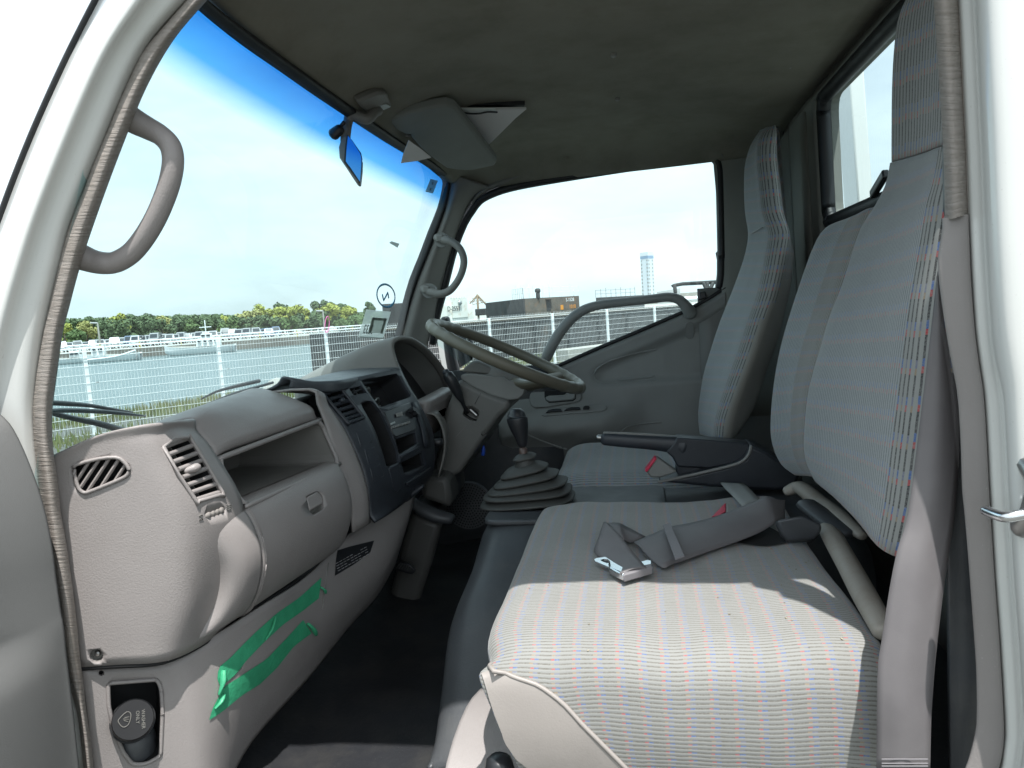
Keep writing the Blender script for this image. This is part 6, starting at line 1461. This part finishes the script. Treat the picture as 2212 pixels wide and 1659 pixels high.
for f, h in ((.1, 1.6), (.45, 2.0), (.9, .8)): p = c.lerp(r_, f)+Z; tube('mast', [p, p+V((.05, 0, h))], .03, M_RUST, t, 1, 5)
t2, l, c, r_, bk_, zt = house('white_ship', 'white steel ship side numbered D-2553 with rust streaks', 'ship', 905, 92, 940, 84, 1022, 90, 660, -.8, M_RUST)
xd_ = (r_-c).normalized(); nn = V((-xd_.y, xd_.x, 0)); nn = nn if nn.dot(fwd) < 0 else -nn
text('lettering', 'D-2553', .80, c.lerp(r_, .46)+nn*.16+V((0, 0, zt+.8-.50)), xd_, V((0, 0, 1)), M_INK, t2, .01)
fu_ = [c.lerp(r_, .42)+nn*.10+V((0, 0, zt+.8-1.6)), c.lerp(r_, .84)+nn*.10+V((0, 0, zt+.8-1.6))]; zt0 = zt; zt = zt-1.6; ft = zat(990, 643, 88); fz = prism('funnel', [fu_[0], fu_[1], fu_[1]+V((0, 0, ft-zt)), fu_[0]+V((0, 0, ft-zt))], fnor*.9, M_RUST, t2, .02)
p = (fu_[0]+fu_[1])/2+V((0, 0, (ft-zt)*.74))-fnor*.02; tube('porthole', [p, p-fnor*.06], .30, M_STEEL, t2, 1, 14); tube('porthole_glass', [p-fnor*.06, p-fnor*.09], .19, M_DGLS, t2, 1, 12)
for k in range(7): q = fu_[0].lerp(fu_[1], k/6)+V((0, 0, ft-zt)); acc = ([], []); rod(q, q+V((0, 0, .2)), .06, acc); mk('spike', acc[0], acc[1], M_RUST, t2, False)
dk = thing('dark_container', 'dark steel box structure seen behind the inspection sticker', 'structure box', tuple(G(850, 38, 0)))
a, b = G(828, 38, 1.2), G(905, 40, 1.2); zt_ = zat(850, 655, 38); prism('walls', [a, b, V((b.x, b.y, zt_)), V((a.x, a.y, zt_))], (G(860, 41)-G(860, 38)), M_HULL, dk, .03)
der = thing('derrick', 'rusty tripod derrick between the white ship and the dark deckhouse', 'derrick', tuple(G(1030, 60, 1)))
D = 110; M_DRK = mat('rusty_steel', (.30, .22, .15), .8, 0, var=.3)
for a_, b_, r__ in (((1031, 637), (1034, 690), .16), ((1031, 637), (1010, 662), .10), ((1031, 637), (1052, 660), .13), ((1031, 640), (1018, 658), .06), ((1031, 640), (1042, 655), .06), ((1010, 660), (1050, 652), .05), ((1014, 652), (1044, 648), .05), ((1020, 645), (1038, 643), .05)):
    tube('strut', [PD(*a_, D), PD(*b_, D)], r__, M_DRK, der, 1, 6)
box('winch', PD(1040, 674, D), (2.2, 1.5, 1.0), M_HULL, der, .1)
dk2 = thing('second_barge', 'far dark barge deck with blue-grey railings', 'barge', tuple(G(1330, 90, 0)))
a, b = G(1288, 88, -1), G(1392, 96, -1); zt_ = zat(1340, 640, 92); prism('deck', [a, b, V((b.x, b.y, zt_)), V((a.x, a.y, zt_))], (G(1340, 100)-G(1340, 92)), M_HULL, dk2, .05); A_, B_ = V((a.x, a.y, zt_)), V((b.x, b.y, zt_)).lerp(V((a.x, a.y, zt_)), .2); railing(dk2, [A_, B_], zat(1330, 625, 90)-zt_, 8, M_GREYM, .05)
low_b = thing('dock_shed', 'long low grey dockside shed at the foot of the tower', 'shed', tuple(G(1440, 420, 0)))
a, b = G(1392, 420, 0), G(1560, 430, 0); prism('walls', [a, b, V((b.x, b.y, zat(1480, 632, 420))), V((a.x, a.y, zat(1400, 638, 420)))], (G(1450, 450)-G(1450, 420)), M_CONC, low_b, .1)
a, b = G(1420, 400, 0), G(1470, 405, 0); prism('gable', [a, b, V((b.x, b.y, zat(1470, 622, 400))), V((a.x, a.y, zat(1424, 630, 400)))], (G(1445, 418)-G(1445, 400)), M_GREYM, low_b, .1)
# tower
tw = thing('tower_block', 'tall pale tower block with a blue band near its top', 'tower', tuple(G(1402, 600, 0)))
D = 600; M_TOW = mat('pale_tower_cladding', (.62, .66, .70), .7, 0, var=.04, vscale=.05); M_TB = mat('blue_band', (.24, .33, .46), .6, 0, var=0)
l, c, r_ = G(1388, 606, 0), G(1404, 600, 0), G(1416, 606, 0); zt_ = zat(1400, 545, 600)
bk_ = l+r_-c; prism('walls', [l, c, r_, bk_], (0, 0, zt_), M_TOW, tw)
zb_ = zat(1400, 556, 600); k = 1.03; cc = (l+r_)/2
prism('band', [cc+(p-cc)*k+V((0, 0, zb_-1)) for p in (l, c, r_, bk_)], (0, 0, 2.2), M_TB, tw); prism('top_storey', [cc+(p-cc)*1.04+V((0, 0, zb_+1.3)) for p in (l, c, r_, bk_)], (0, 0, zt_-zb_-1.2), M_TOW, tw)
for i in range(12):
    z = zb_-3.2-i*3.0
    for a, b, f in ((l, c, .12), (c, r_, .15), (c, r_, .75), (l, c, .88)):
        p = a.lerp(b, f)+V((0, 0, z)); e = (b-a).normalized(); nn = V((-e.y, e.x, 0)); nn = nn if nn.dot(fwd) < 0 else -nn
        prism('window', [p-e*.7+nn*.1, p+e*.7+nn*.1, p+e*.7+nn*.1+V((0, 0, 1.3)), p-e*.7+nn*.1+V((0, 0, 1.3))], nn*.15, M_GREYM, tw)
# ramp platform at right
rmp = thing('loading_ramp', 'dark raised loading ramp on struts beyond the window corner', 'ramp', tuple(G(1510, 30, 0)))
D = 30; pts = [PD(u, v, D) for u, v in ((1454, 613), (1475, 609), (1560, 604), (1560, 610), (1480, 614), (1458, 618))]; prism('deck', pts, fwd*.5, M_HULL, rmp, .03)
for a_, b_ in (((1457, 616), (1459, 632)), ((1520, 612), (1535, 650)), ((1540, 612), (1522, 650)), ((1528, 612), (1528, 655))): tube('strut', [PD(*a_, D), PD(*b_, D)], .08, M_HULL, rmp, 1, 6)
bar('platform', PD(1470, 648, D), PD(1580, 640, D), .12, M_BWHITE, rmp); bar('platform', PD(1480, 664, D), PD(1580, 660, D), .14, M_RUST, rmp)
